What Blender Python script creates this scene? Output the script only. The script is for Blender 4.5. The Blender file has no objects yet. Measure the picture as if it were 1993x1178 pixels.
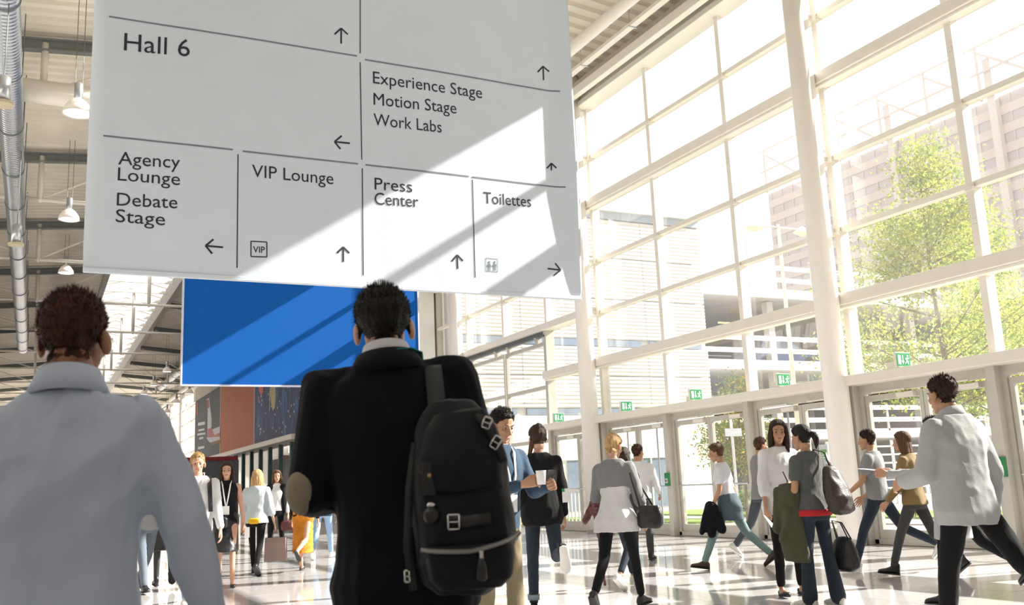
import bpy, bmesh, math, random
import numpy as np
from mathutils import Vector, Matrix, Euler, noise, Quaternion
SC = bpy.context.scene
COL = SC.collection
R_ = math.radians
random.seed(7)
rng = np.random.default_rng(7)

# ------------------------------------------------------------ camera
FPX, PPX, PPY, CH = 1839.0, 996.5, 589.0, 1.2
def _n(v): return v / np.linalg.norm(v)
_dy = _n(np.array([60 - PPX, 986 - PPY, FPX]))
_dz = _n(np.array([585 - PPX, -8908 - PPY, FPX]))
_dz = _n(_dz - _dz.dot(_dy) * _dy)
_dx = np.cross(_dy, _dz)
RC = np.array([_dx, _dy, _dz])
cam = bpy.data.objects.new('camera', bpy.data.cameras.new('camera'))
COL.objects.link(cam)
cam.data.sensor_width = 36.0
cam.data.lens = 36.0 * FPX / 1993.0
cam.data.clip_end = 600
_M = np.eye(4)
_M[:3, 0] = RC[:, 0]; _M[:3, 1] = -RC[:, 1]; _M[:3, 2] = -RC[:, 2]; _M[:3, 3] = (0, 0, CH)
cam.matrix_world = Matrix(_M.tolist())
SC.camera = cam
cam.data.dof.use_dof = True
cam.data.dof.focus_distance = 13.0
cam.data.dof.aperture_fstop = 5.6

# ------------------------------------------------------------ world, sun, exposure
SC.view_settings.view_transform = 'Standard'
SC.view_settings.look = 'None'
SC.view_settings.gamma = 1.0
SC.view_settings.use_curve_mapping = False
SC.view_settings.exposure = 0.14
W = bpy.data.worlds.new('sky'); SC.world = W; W.use_nodes = True
bg = W.node_tree.nodes['Background']
bg.inputs[0].default_value = (1.0, 0.965, 0.94, 1)
bg.inputs[1].default_value = 1.12
sun = bpy.data.objects.new('sun', bpy.data.lights.new('sun', 'SUN'))
COL.objects.link(sun)
SUN_DIR = Vector((0.972, -0.222, 0.635)).normalized()
sun.rotation_euler = SUN_DIR.to_track_quat('Z', 'Y').to_euler()
sun.data.energy = 14.5
sun.data.angle = R_(0.53)
sun.data.color = (1.0, 0.95, 0.87)
SC.cycles.max_bounces = 8
SC.cycles.transparent_max_bounces = 24
SC.cycles.diffuse_bounces = 5
SC.cycles.caustics_reflective = False
SC.cycles.sample_clamp_indirect = 4.0

# ------------------------------------------------------------ pixel helpers (placing things at real positions measured from the photo)
def ray(px, py): return RC @ np.array([px - PPX, py - PPY, FPX])
def onx(px, py, X): r = ray(px, py); return Vector(np.array([0, 0, CH]) + r * (X / r[0]))
def ony(px, py, Y): r = ray(px, py); return Vector(np.array([0, 0, CH]) + r * (Y / r[1]))
def onz(px, py, Z): r = ray(px, py); return Vector(np.array([0, 0, CH]) + r * ((Z - CH) / r[2]))
def horizon(px): return 945.5 - 0.0433 * (px - 996.5)
def spot(px, d):
    r = ray(px, horizon(px)); p = r / FPX * d
    return Vector((p[0], p[1], 0)), math.atan2(p[0], p[1])

# ------------------------------------------------------------ materials
MATS = {}
def mat(name, color, rough=0.6, metal=0.0, var=0.08, scale=6.0, bump=0.0, bscale=60.0, stretch=None, spec=0.5, coat=0.0, sheen=0.0, trans=0.0):
    if name in MATS: return MATS[name]
    m = bpy.data.materials.new(name); m.use_nodes = True
    nt = m.node_tree; b = nt.nodes['Principled BSDF']
    b.inputs['Roughness'].default_value = rough
    b.inputs['Metallic'].default_value = metal
    b.inputs['Specular IOR Level'].default_value = spec
    b.inputs['Coat Weight'].default_value = coat
    b.inputs['Sheen Weight'].default_value = sheen
    tc = nt.nodes.new('ShaderNodeTexCoord')
    src = tc.outputs['Object']
    if stretch:
        mp = nt.nodes.new('ShaderNodeMapping'); mp.inputs['Scale'].default_value = stretch
        nt.links.new(src, mp.inputs[0]); src = mp.outputs[0]
    nz = nt.nodes.new('ShaderNodeTexNoise'); nz.inputs['Scale'].default_value = scale
    nz.inputs['Detail'].default_value = 4
    nt.links.new(src, nz.inputs['Vector'])
    cr = nt.nodes.new('ShaderNodeValToRGB')
    c = color
    cr.color_ramp.elements[0].position = 0.3; cr.color_ramp.elements[1].position = 0.7
    cr.color_ramp.elements[0].color = (c[0] * (1 - var), c[1] * (1 - var), c[2] * (1 - var), 1)
    cr.color_ramp.elements[1].color = (min(1, c[0] * (1 + var)), min(1, c[1] * (1 + var)), min(1, c[2] * (1 + var)), 1)
    nt.links.new(nz.outputs['Fac'], cr.inputs[0]); nt.links.new(cr.outputs[0], b.inputs['Base Color'])
    if bump > 0:
        n2 = nt.nodes.new('ShaderNodeTexNoise'); n2.inputs['Scale'].default_value = bscale; n2.inputs['Detail'].default_value = 3
        nt.links.new(src, n2.inputs['Vector'])
        bp = nt.nodes.new('ShaderNodeBump'); bp.inputs['Strength'].default_value = bump; bp.inputs['Distance'].default_value = 0.01
        nt.links.new(n2.outputs['Fac'], bp.inputs['Height']); nt.links.new(bp.outputs[0], b.inputs['Normal'])
    if trans > 0:
        out = nt.nodes['Material Output']
        tr = nt.nodes.new('ShaderNodeBsdfTranslucent'); nt.links.new(cr.outputs[0], tr.inputs[0])
        mx = nt.nodes.new('ShaderNodeMixShader'); mx.inputs[0].default_value = trans
        nt.links.new(b.outputs[0], mx.inputs[1]); nt.links.new(tr.outputs[0], mx.inputs[2]); nt.links.new(mx.outputs[0], out.inputs[0])
    MATS[name] = m
    return m
def glass(name, tint=(0.985, 0.99, 0.985), refl=1.0, glare_veil=0.02, ior=1.4):
    m = bpy.data.materials.new(name); m.use_nodes = True; nt = m.node_tree
    nt.nodes.remove(nt.nodes['Principled BSDF']); out = nt.nodes['Material Output']
    t = nt.nodes.new('ShaderNodeBsdfTransparent'); t.inputs[0].default_value = (*tint, 1)
    g = nt.nodes.new('ShaderNodeBsdfGlossy'); g.inputs['Roughness'].default_value = 0.0
    g.inputs[0].default_value = (refl, refl, refl, 1)
    f = nt.nodes.new('ShaderNodeFresnel'); f.inputs[0].default_value = ior
    ge = nt.nodes.new('ShaderNodeNewGeometry'); im = nt.nodes.new('ShaderNodeMapRange')
    im.inputs['To Min'].default_value = ior; im.inputs['To Max'].default_value = 1.0 / ior
    nt.links.new(ge.outputs['Backfacing'], im.inputs['Value']); nt.links.new(im.outputs[0], f.inputs[0])
    m1 = nt.nodes.new('ShaderNodeMixShader')
    nt.links.new(f.outputs[0], m1.inputs[0]); nt.links.new(t.outputs[0], m1.inputs[1]); nt.links.new(g.outputs[0], m1.inputs[2])
    d = nt.nodes.new('ShaderNodeBsdfTranslucent'); d.inputs[0].default_value = (1, 0.97, 0.93, 1)  # translucent layer added to give the panes a hazy glare veil
    m2 = nt.nodes.new('ShaderNodeMixShader'); m2.inputs[0].default_value = glare_veil
    tc = nt.nodes.new('ShaderNodeTexCoord'); nz = nt.nodes.new('ShaderNodeTexNoise'); nz.inputs['Scale'].default_value = 1.2
    mr = nt.nodes.new('ShaderNodeMapRange'); mr.inputs['To Min'].default_value = glare_veil * 0.7; mr.inputs['To Max'].default_value = glare_veil * 1.3
    nt.links.new(tc.outputs['Object'], nz.inputs['Vector']); nt.links.new(nz.outputs['Fac'], mr.inputs['Value']); nt.links.new(mr.outputs[0], m2.inputs[0])
    nt.links.new(m1.outputs[0], m2.inputs[1]); nt.links.new(d.outputs[0], m2.inputs[2]); nt.links.new(m2.outputs[0], out.inputs[0])
    return m
def emit(name, color, s):
    m = bpy.data.materials.new(name); m.use_nodes = True; b = m.node_tree.nodes['Principled BSDF']
    b.inputs['Base Color'].default_value = (*color, 1); b.inputs['Emission Color'].default_value = (*color, 1); b.inputs['Emission Strength'].default_value = s
    return m

M_WHITE = mat('white_coated_metal', (0.82, 0.78, 0.71), 0.45, var=0.02)
M_COLUMN = mat('white_painted_column', (0.88, 0.84, 0.80), 0.5, var=0.02, scale=2)
M_FRAME = mat('door_aluminium', (0.56, 0.54, 0.49), 0.4, 0.15, var=0.03)
M_DECK = mat('roof_deck_paint', (0.76, 0.71, 0.62), 0.55, var=0.06, scale=1.0)
M_STEEL = mat('galvanised_steel', (0.55, 0.57, 0.60), 0.28, 0.85, var=0.12, scale=5, stretch=(1, 6, 1))
M_DARKSTEEL = mat('dark_steel', (0.16, 0.18, 0.18), 0.5, 0.3)
M_BLACK = mat('black_rubber', (0.02, 0.02, 0.022), 0.6)
M_GLASS = glass('facade_glass', glare_veil=0.023)
M_DGLASS = glass('door_glass', glare_veil=0.012)
M_PRINT = mat('printed_ink', (0.012, 0.018, 0.03), 0.7)
M_LINE = mat('grey_ink', (0.16, 0.19, 0.24), 0.7)

# ------------------------------------------------------------ mesh helpers
def link(name, me, parent=None, m=None, smooth=False):
    o = bpy.data.objects.new(name, me); COL.objects.link(o)
    if parent is not None: o.parent = parent
    if m is not None and me is not None and hasattr(me, 'materials') and not me.materials: me.materials.append(m)
    if smooth and me is not None: me.polygons.foreach_set('use_smooth', [True] * len(me.polygons))
    return o
class MB:
    def __init__(s): s.v = []; s.f = []
    def add(s, v, f):
        n = len(s.v); s.v.extend([tuple(p) for p in v]); s.f.extend([tuple(i + n for i in q) for q in f]); return s
    def box(s, x0, x1, y0, y1, z0, z1):
        if x0 > x1: x0, x1 = x1, x0
        if y0 > y1: y0, y1 = y1, y0
        if z0 > z1: z0, z1 = z1, z0
        return s.add([(x0, y0, z0), (x1, y0, z0), (x1, y1, z0), (x0, y1, z0), (x0, y0, z1), (x1, y0, z1), (x1, y1, z1), (x0, y1, z1)],
                     [(0, 3, 2, 1), (4, 5, 6, 7), (0, 1, 5, 4), (1, 2, 6, 5), (2, 3, 7, 6), (3, 0, 4, 7)])
    def tube(s, a, b, r0, r1=None, n=10, flat=1.0):
        r1 = r0 if r1 is None else r1
        a = Vector(a); b = Vector(b); d = (b - a).normalized()
        u = d.orthogonal().normalized(); w = d.cross(u)
        v = []
        for c, r in ((a, r0), (b, r1)):
            for i in range(n):
                t = 2 * math.pi * i / n; v.append(c + (u * math.cos(t) + w * math.sin(t) * flat) * r)
        f = [(i, (i + 1) % n, n + (i + 1) % n, n + i) for i in range(n)]
        f += [tuple(range(n - 1, -1, -1)), tuple(range(n, 2 * n))]
        return s.add(v, f)
    def path(s, pts, r, n=8):
        for a, b in zip(pts[:-1], pts[1:]): s.tube(a, b, r, n=n)
        return s
    def loft(s, rings, closed=True):
        n = len(rings[0]); v = [p for r in rings for p in r]; f = []
        for k in range(len(rings) - 1):
            for i in range(n):
                j = (i + 1) % n; f.append((k * n + i, k * n + j, (k + 1) * n + j, (k + 1) * n + i))
        if closed: f += [tuple(range(n - 1, -1, -1)), tuple((len(rings) - 1) * n + i for i in range(n))]
        return s.add(v, f)
    def lathe(s, prof, c=(0, 0, 0), n=20):
        rings = [[(c[0] + r * math.cos(2 * math.pi * i / n), c[1] + r * math.sin(2 * math.pi * i / n), c[2] + z) for i in range(n)] for r, z in prof]
        return s.loft(rings)
    def mesh(s, name='m'):
        me = bpy.data.meshes.new(name); me.from_pydata(s.v, [], s.f); me.update(); return me
    def build(s, name, m, parent=None, smooth=False, loc=None):
        o = link(name, s.mesh(name), parent, m, smooth)
        if loc is not None: o.location = loc
        return o
def bevel(o, w=0.005, seg=2):
    b = o.modifiers.new('bevel', 'BEVEL'); b.width = w; b.segments = seg; b.limit_method = 'ANGLE'; return o
def thing(name, label, cat, loc=(0, 0, 0), rz=0, group=None):
    o = bpy.data.objects.new(name, None); COL.objects.link(o); o.location = loc; o.rotation_euler = (0, 0, rz)
    o.empty_display_size = 0.1
    o['label'] = label; o['category'] = cat
    if group: o['group'] = group
    return o
def tag(o, label, cat, group=None):
    o['label'] = label; o['category'] = cat
    if group: o['group'] = group
    return o
def struct(o): o['kind'] = 'structure'; return o
def sempty(name):
    o = bpy.data.objects.new(name, None); COL.objects.link(o); return struct(o)

# ============================================================ SETTING
XF = 12.48
BAY = 2.67
YB = [9.05 + BAY * k for k in range(-7, 9)]      # -9.64 ... 30.41
Y0, Y1 = YB[0], 118.0
TR = [2.69, 4.07, 5.36, 6.68, 8.12, 9.42, 10.70]

# ---- floor: base slab and tiles
def floor_mat():
    m = bpy.data.materials.new('polished_stone_floor'); m.use_nodes = True; nt = m.node_tree; b = nt.nodes['Principled BSDF']
    tc = nt.nodes.new('ShaderNodeTexCoord'); nz = nt.nodes.new('ShaderNodeTexNoise'); nz.inputs['Scale'].default_value = 18; nz.inputs['Detail'].default_value = 8
    g = nt.nodes.new('ShaderNodeNewGeometry')
    nt.links.new(g.outputs['Position'], nz.inputs['Vector'])
    cr = nt.nodes.new('ShaderNodeValToRGB'); cr.color_ramp.elements[0].position = 0.3; cr.color_ramp.elements[1].position = 0.75
    cr.color_ramp.elements[0].color = (0.55, 0.54, 0.55, 1); cr.color_ramp.elements[1].color = (0.66, 0.645, 0.65, 1)
    nt.links.new(nz.outputs['Fac'], cr.inputs[0])
    oi = nt.nodes.new('ShaderNodeObjectInfo'); mr = nt.nodes.new('ShaderNodeMapRange'); mr.inputs['To Min'].default_value = 0.93; mr.inputs['To Max'].default_value = 1.05
    nt.links.new(oi.outputs['Random'], mr.inputs['Value'])
    mx = nt.nodes.new('ShaderNodeVectorMath'); mx.operation = 'SCALE'; nt.links.new(cr.outputs[0], mx.inputs[0]); nt.links.new(mr.outputs[0], mx.inputs['Scale'])
    nt.links.new(mx.outputs[0], b.inputs['Base Color'])
    b.inputs['Roughness'].default_value = 0.07; b.inputs['IOR'].default_value = 1.6; b.inputs['Specular IOR Level'].default_value = 0.7
    n2 = nt.nodes.new('ShaderNodeTexNoise'); n2.inputs['Scale'].default_value = 1.5; nt.links.new(g.outputs['Position'], n2.inputs['Vector'])
    bp = nt.nodes.new('ShaderNodeBump'); bp.inputs['Strength'].default_value = 0.05; bp.inputs['Distance'].default_value = 0.02
    nt.links.new(n2.outputs['Fac'], bp.inputs['Height']); nt.links.new(bp.outputs[0], b.inputs['Normal'])
    return m
M_FLOOR = floor_mat()
fl = struct(MB().box(-3.5, 12.9, Y0, Y1, -0.2, -0.004).build('floor', M_FLOOR))
TS = 1.2
def tile_mesh(w, d):
    mb = MB(); e = 0.004
    mb.add([(e, e, 0), (w - e, e, 0), (w - e, d - e, 0), (e, d - e, 0), (0.0015, 0.0015, -0.004), (w - 0.0015, 0.0015, -0.004), (w - 0.0015, d - 0.0015, -0.004), (0.0015, d - 0.0015, -0.004)],
           [(0, 1, 2, 3), (0, 4, 5, 1), (1, 5, 6, 2), (2, 6, 7, 3), (3, 7, 4, 0)])
    return mb.mesh('floor_tile')
_t = tile_mesh(TS, TS); _t.materials.append(M_FLOOR)
_tiles = []
for i in range(-3, 11):
    for j in range(3, 32):
        x, y = i * TS, j * TS + 0.3
        if x + TS > 12.75: continue
        cx, cy = x + TS / 2, y + TS / 2
        q = RC.T @ np.array([cx, cy, -CH]); px = PPX + FPX * q[0] / q[2] if q[2] > 0.3 else -999; py = PPY + FPX * q[1] / q[2] if q[2] > 0.3 else 9999
        if -120 < px < 2150 and py < 1400: _tiles.append((cx * cx + cy * cy, x, y))
_tiles.sort(); _far = _tiles[295:]
for _, x, y in _tiles[:295]:
    o = link('floor_tile', _t, fl); o.location = (x, y, 0)
if _far:
    mb = MB()
    src = tile_mesh(TS, TS)
    vv = [tuple(v.co) for v in src.vertices]; ff = [tuple(p.vertices) for p in src.polygons]
    for _, x, y in _far: mb.add([(a + x, b + y, c) for a, b, c in vv], ff)
    o = mb.build('floor_tiles', M_FLOOR, fl); o['kind'] = 'stuff'
# remaining ground of the hall outside the tiled patch
# ---- facade
def mullion_mesh(z0, z1): return MB().box(-0.04, 0.14, -0.05, 0.05, z0, z1)
nwin = 0
pane_cache = {}
def pane(parent, y0, y1, z0, z1, x=XF + 0.09, name='pane', m=None, tilt=True):
    k = (round(y1 - y0, 3), round(z1 - z0, 3), (m or M_GLASS).name)
    if k not in pane_cache:
        w, h = (y1 - y0) / 2, (z1 - z0) / 2
        me = MB().box(-0.005, 0.005, -w, w, -h, h).mesh('pane'); me.materials.append(m or M_GLASS); pane_cache[k] = me
    o = link(name, pane_cache[k], parent); o.location = (x, (y0 + y1) / 2, (z0 + z1) / 2)
    if tilt: o.rotation_euler = (0, R_(random.uniform(-.35, .35)), R_(random.uniform(-.35, .35)))
    return o
gate_lo, gate_hi = 22.40, 27.74
struct(MB().box(XF - .05, XF + .25, YB[0], YB[4] - .05, 0, 11.9).build('wall_right_sun_block', mat('white_wall_panel', (0.78, 0.76, 0.73), 0.6, var=0.03, scale=0.6)))  # unseen solid stretch, added to keep the sun off the foreground men
for k in range(4, len(YB) - 1):
    ya, yb = YB[k], YB[k + 1]
    nwin += 1
    w = sempty('window_%d' % nwin)
    gate = ya > gate_lo - 0.1 and yb < gate_hi + 0.1
    zb = 5.36 if gate else TR[0]
    f = MB().box(XF - 0.04, XF + 0.14, ya - 0.05, ya + 0.05, zb, 10.72).build('mullion', M_WHITE, w)
    MB().box(XF - 0.075, XF - 0.04, ya - 0.06, ya + 0.06, zb, 10.72).build('cover_strip', M_WHITE, w)
    bb = MB()
    for z in TR[1:6]:
        if z > zb: bb.box(XF - 0.10, XF + 0.0, ya - 0.07, ya + 0.07, z - 0.10, z - 0.04)
    for z in (TR[2], TR[4]):
        for dy in (-.02, .02):
            for dz in (-.62, -.54, -.46):
                if z + dz > zb: bb.tube((XF - 0.09, ya + dy, z + dz), (XF - 0.07, ya + dy, z + dz), 0.011, n=6)
    bb.build('bracket', M_WHITE, w)
    for i, z in enumerate(TR):
        if z < zb + 0.05: continue
        if i in (2, 3, 5): MB().box(XF - 0.03, XF + 0.13, ya + 0.05, yb - 0.05, z - 0.045, z + 0.045).build('transom', M_WHITE, w)
    for i in range(6):
        if TR[i] < zb - 0.05: continue
        pane(w, ya + 0.05, yb - 0.05, TR[i] + 0.05, TR[i + 1] - 0.04)
# continuous members
nt_ = 0
def trim(mb, m=M_WHITE, bv=0.01):
    global nt_
    nt_ += 1
    o = struct(mb.build('trim_%d' % nt_, m))
    if bv: bevel(o, bv, 2)
    return o
for z in (4.07, 8.12):
    ye = gate_lo if z < 5 else YB[-1]
    trim(MB().box(XF - 0.26, XF + 0.13, YB[4], ye, z - 0.08, z + 0.12))
    trim(MB().box(XF - 0.20, XF - 0.02, YB[4], ye, z - 0.13, z - 0.08))
trim(MB().box(XF - 0.35, XF + 0.14, Y0, Y1, 10.72, 10.86))
trim(MB().box(XF - 0.22, XF + 0.14, Y0, Y1, 10.86, 11.02))
trim(MB().box(XF - 0.02, XF + 0.14, Y0, Y1, 11.02, 11.9))
trim(MB().box(XF - 0.42, XF + 0.14, Y0, gate_lo, 2.60, 2.76), M_WHITE)      # door head canopy
trim(MB().box(XF - 0.42, XF + 0.14, gate_hi, YB[-1], 2.60, 2.76), M_WHITE)
trim(MB().box(XF - 0.06, XF + 0.14, Y0, gate_lo, 0, 0.09), M_FRAME)
# door bays
M_GREEN = emit('exit_green', (0.01, 0.22, 0.075), 0.25)
M_PICT = emit('exit_white', (0.85, 0.95, 0.85), 0.6)
def exit_sign(y, label, big=1.0):
    t = thing('exit_sign', label, 'sign', (XF - 0.30, y, 2.765), 0, 'green exit signs above the doors')
    bevel(MB().box(-0.16, 0.16, 0.0, 0.05, 0.0, 0.235).build('sign_box', M_WHITE, t), .006)
    MB().box(0.0, 0.26, 0.06, 0.34, 0.0, 0.11).build('lamp_housing', M_WHITE, t)
    MB().box(-0.148, 0.148, -0.006, 0, 0.012, 0.223).build('green_panel', M_GREEN, t)
    p = MB()
    p.box(-0.118, -0.062, -0.009, -0.006, 0.045, 0.19)                        # door
    p.box(-0.025, -0.008, -0.009, -0.006, 0.09, 0.19)                         # arrow stem
    p.add([(-0.05, -0.009, 0.1), (0.017, -0.009, 0.1), (-0.0165, -0.009, 0.045)], [(0, 1, 2)])
    def seg(a, b, w=0.016):
        a = Vector((a[0], -0.0075, a[1])); b = Vector((b[0], -0.0075, b[1])); p.tube(a, b, w / 2, n=6)
    seg((0.078, 0.15), (0.066, 0.105), 0.028); seg((0.066, 0.105), (0.095, 0.085)); seg((0.095, 0.085), (0.09, 0.05)); seg((0.066, 0.105), (0.05, 0.07)); seg((0.05, 0.07), (0.025, 0.062))
    seg((0.078, 0.15), (0.05, 0.145), 0.012); seg((0.05, 0.145), (0.038, 0.12), 0.012); seg((0.078, 0.15), (0.105, 0.135), 0.012); seg((0.105, 0.135), (0.12, 0.15), 0.012)
    p.lathe([(0.001, -.014), (0.013, -.006), (0.014, 0.004), (0.001, .014)], (0.09, -0.0075, 0.178), 8)
    p.build('pictogram', M_PICT, t)
    return t
nd = 0
def leaf(parent, ya, yb, z1=2.42, rods=False, closer=True):
    st = 0.075
    lf = MB().box(XF - 0.03, XF + 0.04, ya, ya + st, 0.09, z1).box(XF - 0.03, XF + 0.04, yb - st, yb, 0.09, z1).box(XF - 0.03, XF + 0.04, ya + st, yb - st, 0.09, 0.24).box(XF - 0.03, XF + 0.04, ya + st, yb - st, z1 - 0.1, z1).build('door_leaf', M_FRAME, parent)
    pane(lf, ya + st, yb - st, 0.24, z1 - 0.1, XF + 0.005, 'pane', M_DGLASS)
    MB().tube((XF - 0.10, ya + 0.05, 1.05), (XF - 0.10, yb - 0.05, 1.05), 0.016).tube((XF - 0.10, ya + 0.06, 1.05), (XF - 0.03, ya + 0.06, 1.05), 0.014).tube((XF - 0.10, yb - 0.06, 1.05), (XF - 0.03, yb - 0.06, 1.05), 0.014).build('push_bar', M_STEEL, lf)
    if closer:
        MB().box(XF - 0.11, XF - 0.03, ya + 0.12, ya + 0.45, z1 - 0.09, z1 - 0.02).box(XF - 0.09, XF - 0.05, ya + 0.3, yb - 0.2, z1 + 0.02, z1 + 0.045).build('door_closer', M_WHITE, lf)
    if rods:
        MB().tube((XF - 0.09, ya + 0.3, 0.25), (XF - 0.09, ya + 0.3, z1 - 0.1), 0.02).tube((XF - 0.09, ya + 0.3, 0.6), (XF, ya + 0.3, 0.6), 0.012).tube((XF - 0.09, ya + 0.3, 2.0), (XF, ya + 0.3, 2.0), 0.012).build('pull_handle', M_STEEL, lf)
for k in range(4, len(YB) - 1):
    ya, yb = YB[k], YB[k + 1]
    if ya > gate_lo - 0.1 and yb < gate_hi + 0.1: continue
    nd += 1
    d = sempty('door_%d' % nd)
    MB().box(XF - 0.20, XF + 0.10, ya - 0.07, ya + 0.07, 0, 2.60).build('door_post', M_FRAME, d)
    MB().box(XF - 0.06, XF + 0.06, ya + 0.07, ya + 0.15, 0.0, 2.60).box(XF - 0.06, XF + 0.06, yb - 0.15, yb - 0.07, 0, 2.60).box(XF - 0.06, XF + 0.06, ya + 0.15, yb - 0.15, 2.45, 2.60).build('door_frame', M_FRAME, d)
    mid = (ya + yb) / 2
    leaf(d, ya + 0.16, mid - 0.005, rods=(k % 2 == 0)); leaf(d, mid + 0.005, yb - 0.16, rods=(k % 2 == 0))
# tall sliding gate
g = sempty('door_%d' % (nd + 1))
for a, b in ((22.47, 25.05), (25.09, 27.67)):
    lf = MB()
    for y in (a, b - 0.09): lf.box(XF - 0.05, XF + 0.05, y, y + 0.09, 0.02, 5.05)
    for z in (0.02, 2.3, 3.75, 4.95): lf.box(XF - 0.05, XF + 0.05, a + 0.09, b - 0.09, z, z + 0.1)
    lf = lf.build('gate_leaf', M_FRAME, g)
    for z0, z1 in ((0.12, 2.3), (2.4, 3.75), (3.85, 4.95)): pane(lf, a + 0.09, b - 0.09, z0, z1, XF, 'pane', M_DGLASS)
    for y in (a + 0.4, b - 0.4):
        MB().box(XF - 0.14, XF - 0.02, y - 0.09, y + 0.09, 5.02, 5.2).lathe([(0.05, -.02), (0.05, .02)], (XF - 0.16, y, 5.17), 10).build('roller', M_FRAME, lf)
for y in (22.4, 27.74): MB().box(XF - 0.14, XF + 0.12, y - 0.07, y + 0.07, 0, 5.32).build('gate_post', M_FRAME, g)
MB().box(XF - 0.18, XF - 0.06, 22.4, 27.8, 5.16, 5.21).box(XF - 0.12, XF + 0.04, 22.4, 27.8, 5.24, 5.30).build('slide_rail', M_DARKSTEEL, g)
trim(MB().box(XF - 0.26, XF + 0.13, 19.8, gate_hi + 0.05, 5.32, 5.5))
# exit signs
for y, px, s in ((10.45, 0, 'green exit sign above the doors at the right, beside the tallest walker'),
              (13.15, 0, 'green exit sign just left of the thick near column'),
              (15.75, 0, 'green exit sign above the doors by the yellow-leaved tree'),
              (18.35, 0, 'green exit sign first right of the far column'),
              (21.55, 0, 'small green exit sign left of the far column')):
    exit_sign(y, s)
# columns
M_GREY = mat('grey_plinth', (0.35, 0.35, 0.35), 0.4)
for k in list(range(0, 5)) + [10, 11, 12]:
    y = 11.80 + 8.01 * k
    t = thing('column', {0: 'thick white round column nearest the camera, in front of the glass wall', 1: 'second white round column, just right of the hanging banner',
               2: 'third white round column, below the banner and right of the blue sign'}.get(k, 'white round column farther along the glass wall' if k > 2 else 'white round column beside the glass wall behind the viewpoint'), 'column', (12.06, y, 0))
    if k > 2 or k < 0: t['group'] = 'columns far away' if k > 2 else 'columns out of frame'
    t['kind'] = 'structure'
    MB().lathe([(0.21, 0.05), (0.21, 11.55)], n=40).build('shaft', M_COLUMN, t, True)
    MB().lathe([(0.225, 0.0), (0.225, 0.09)], n=40).build('base_ring', M_GREY, t)
    b = MB()
    for z in TR[1:]: b.box(0.15, 0.5, -0.04, 0.04, z - 0.03, z + 0.03)
    b.build('wall_bracket', M_WHITE, t)
    if k >= -1: continue
# ---- walls beyond
M_WALL = mat('white_wall_panel', (0.78, 0.76, 0.73), 0.6, var=0.03, scale=0.6)
M_BEIGE = mat('beige_cladding', (0.55, 0.52, 0.45), 0.6, var=0.05, scale=0.6)
struct(MB().box(11.55, 12.4, YB[-1] + 0.05, YB[-1] + 1.6, 0, 11.5).build('wall_pier', M_WALL))
wr = struct(MB().box(XF, XF + 0.3, YB[-1] + 0.05, 86.0, 4.3, 11.9).build('wall_right', M_BEIGE))
for i in range(28):
    y = 50 + i * 1.335
    MB().box(XF - 0.02, XF, y, y + 1.30, 9.6, 11.5).build('cladding_panel', M_BEIGE, wr)
struct(MB().box(XF, XF + 0.3, YB[-1] + 0.05, 48.8, 0, 4.3).build('wall_lower', M_WALL))
trim(MB().box(XF - 0.7, XF + 0.05, 48.8, 86, 4.02, 4.3))
sh = sempty('window_shopfront')
M_TEAL = mat('dark_teal_frame', (0.05, 0.10, 0.10), 0.4, 0.3)
for i in range(15):
    y = 48.8 + i * 2.67
    MB().box(XF - 0.12, XF + 0.1, y - 0.12, y + 0.12, 0, 4.02).build('mullion', M_TEAL, sh)
    if i < 14: pane(sh, y + 0.12, y + 2.55, 0.1, 4.0, XF, 'pane', M_DGLASS)
struct(MB().box(XF + 3.5, XF + 3.7, 48, 86, 0, 4.3).build('wall_shop_back', mat('shop_back', (0.6, 0.58, 0.56), 0.7, var=0.4, scale=0.5)))
struct(MB().box(XF + 0.3, XF + 3.5, 48, 86, 4.1, 4.3).build('ceiling_shop', M_WALL))
struct(MB().box(12.9, XF + 3.6, 48, 86, -0.2, -0.004).build('floor_shop', M_FLOOR))
# far glazing
fw = sempty('window_far')
for i in range(9):
    y = 86 + i * 2.67
    MB().box(XF - 0.05, XF + 0.12, y - 0.06, y + 0.06, 0, 10.72).build('mullion', M_WHITE, fw)
    for z0, z1 in zip([0.1] + TR[:-1], TR):
        MB().box(XF - 0.04, XF + 0.1, y + 0.06, y + 2.61, z1 - 0.06, z1 + 0.04).build('transom', M_WHITE, fw)
        pane(fw, y + 0.06, y + 2.61, z0 + 0.04, z1 - 0.06, XF + 0.05)
ZC = lambda x: 11.55 + 0.09 * (8 - abs(x - 4.5))
struct(MB().box(-3.75, -3.5, Y0, Y1, 0, 11.6).build('wall_left', M_WALL))
struct(MB().box(-3.75, 13, Y0 - .2, Y0, 0, 13).build('wall_back_sky_block', M_WALL))  # unseen end wall, added to cut sky light on the foreground backs
struct(MB().box(-3.75, 13, Y1, Y1 + 0.2, 0, 13).build('wall_end', M_WALL))
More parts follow.
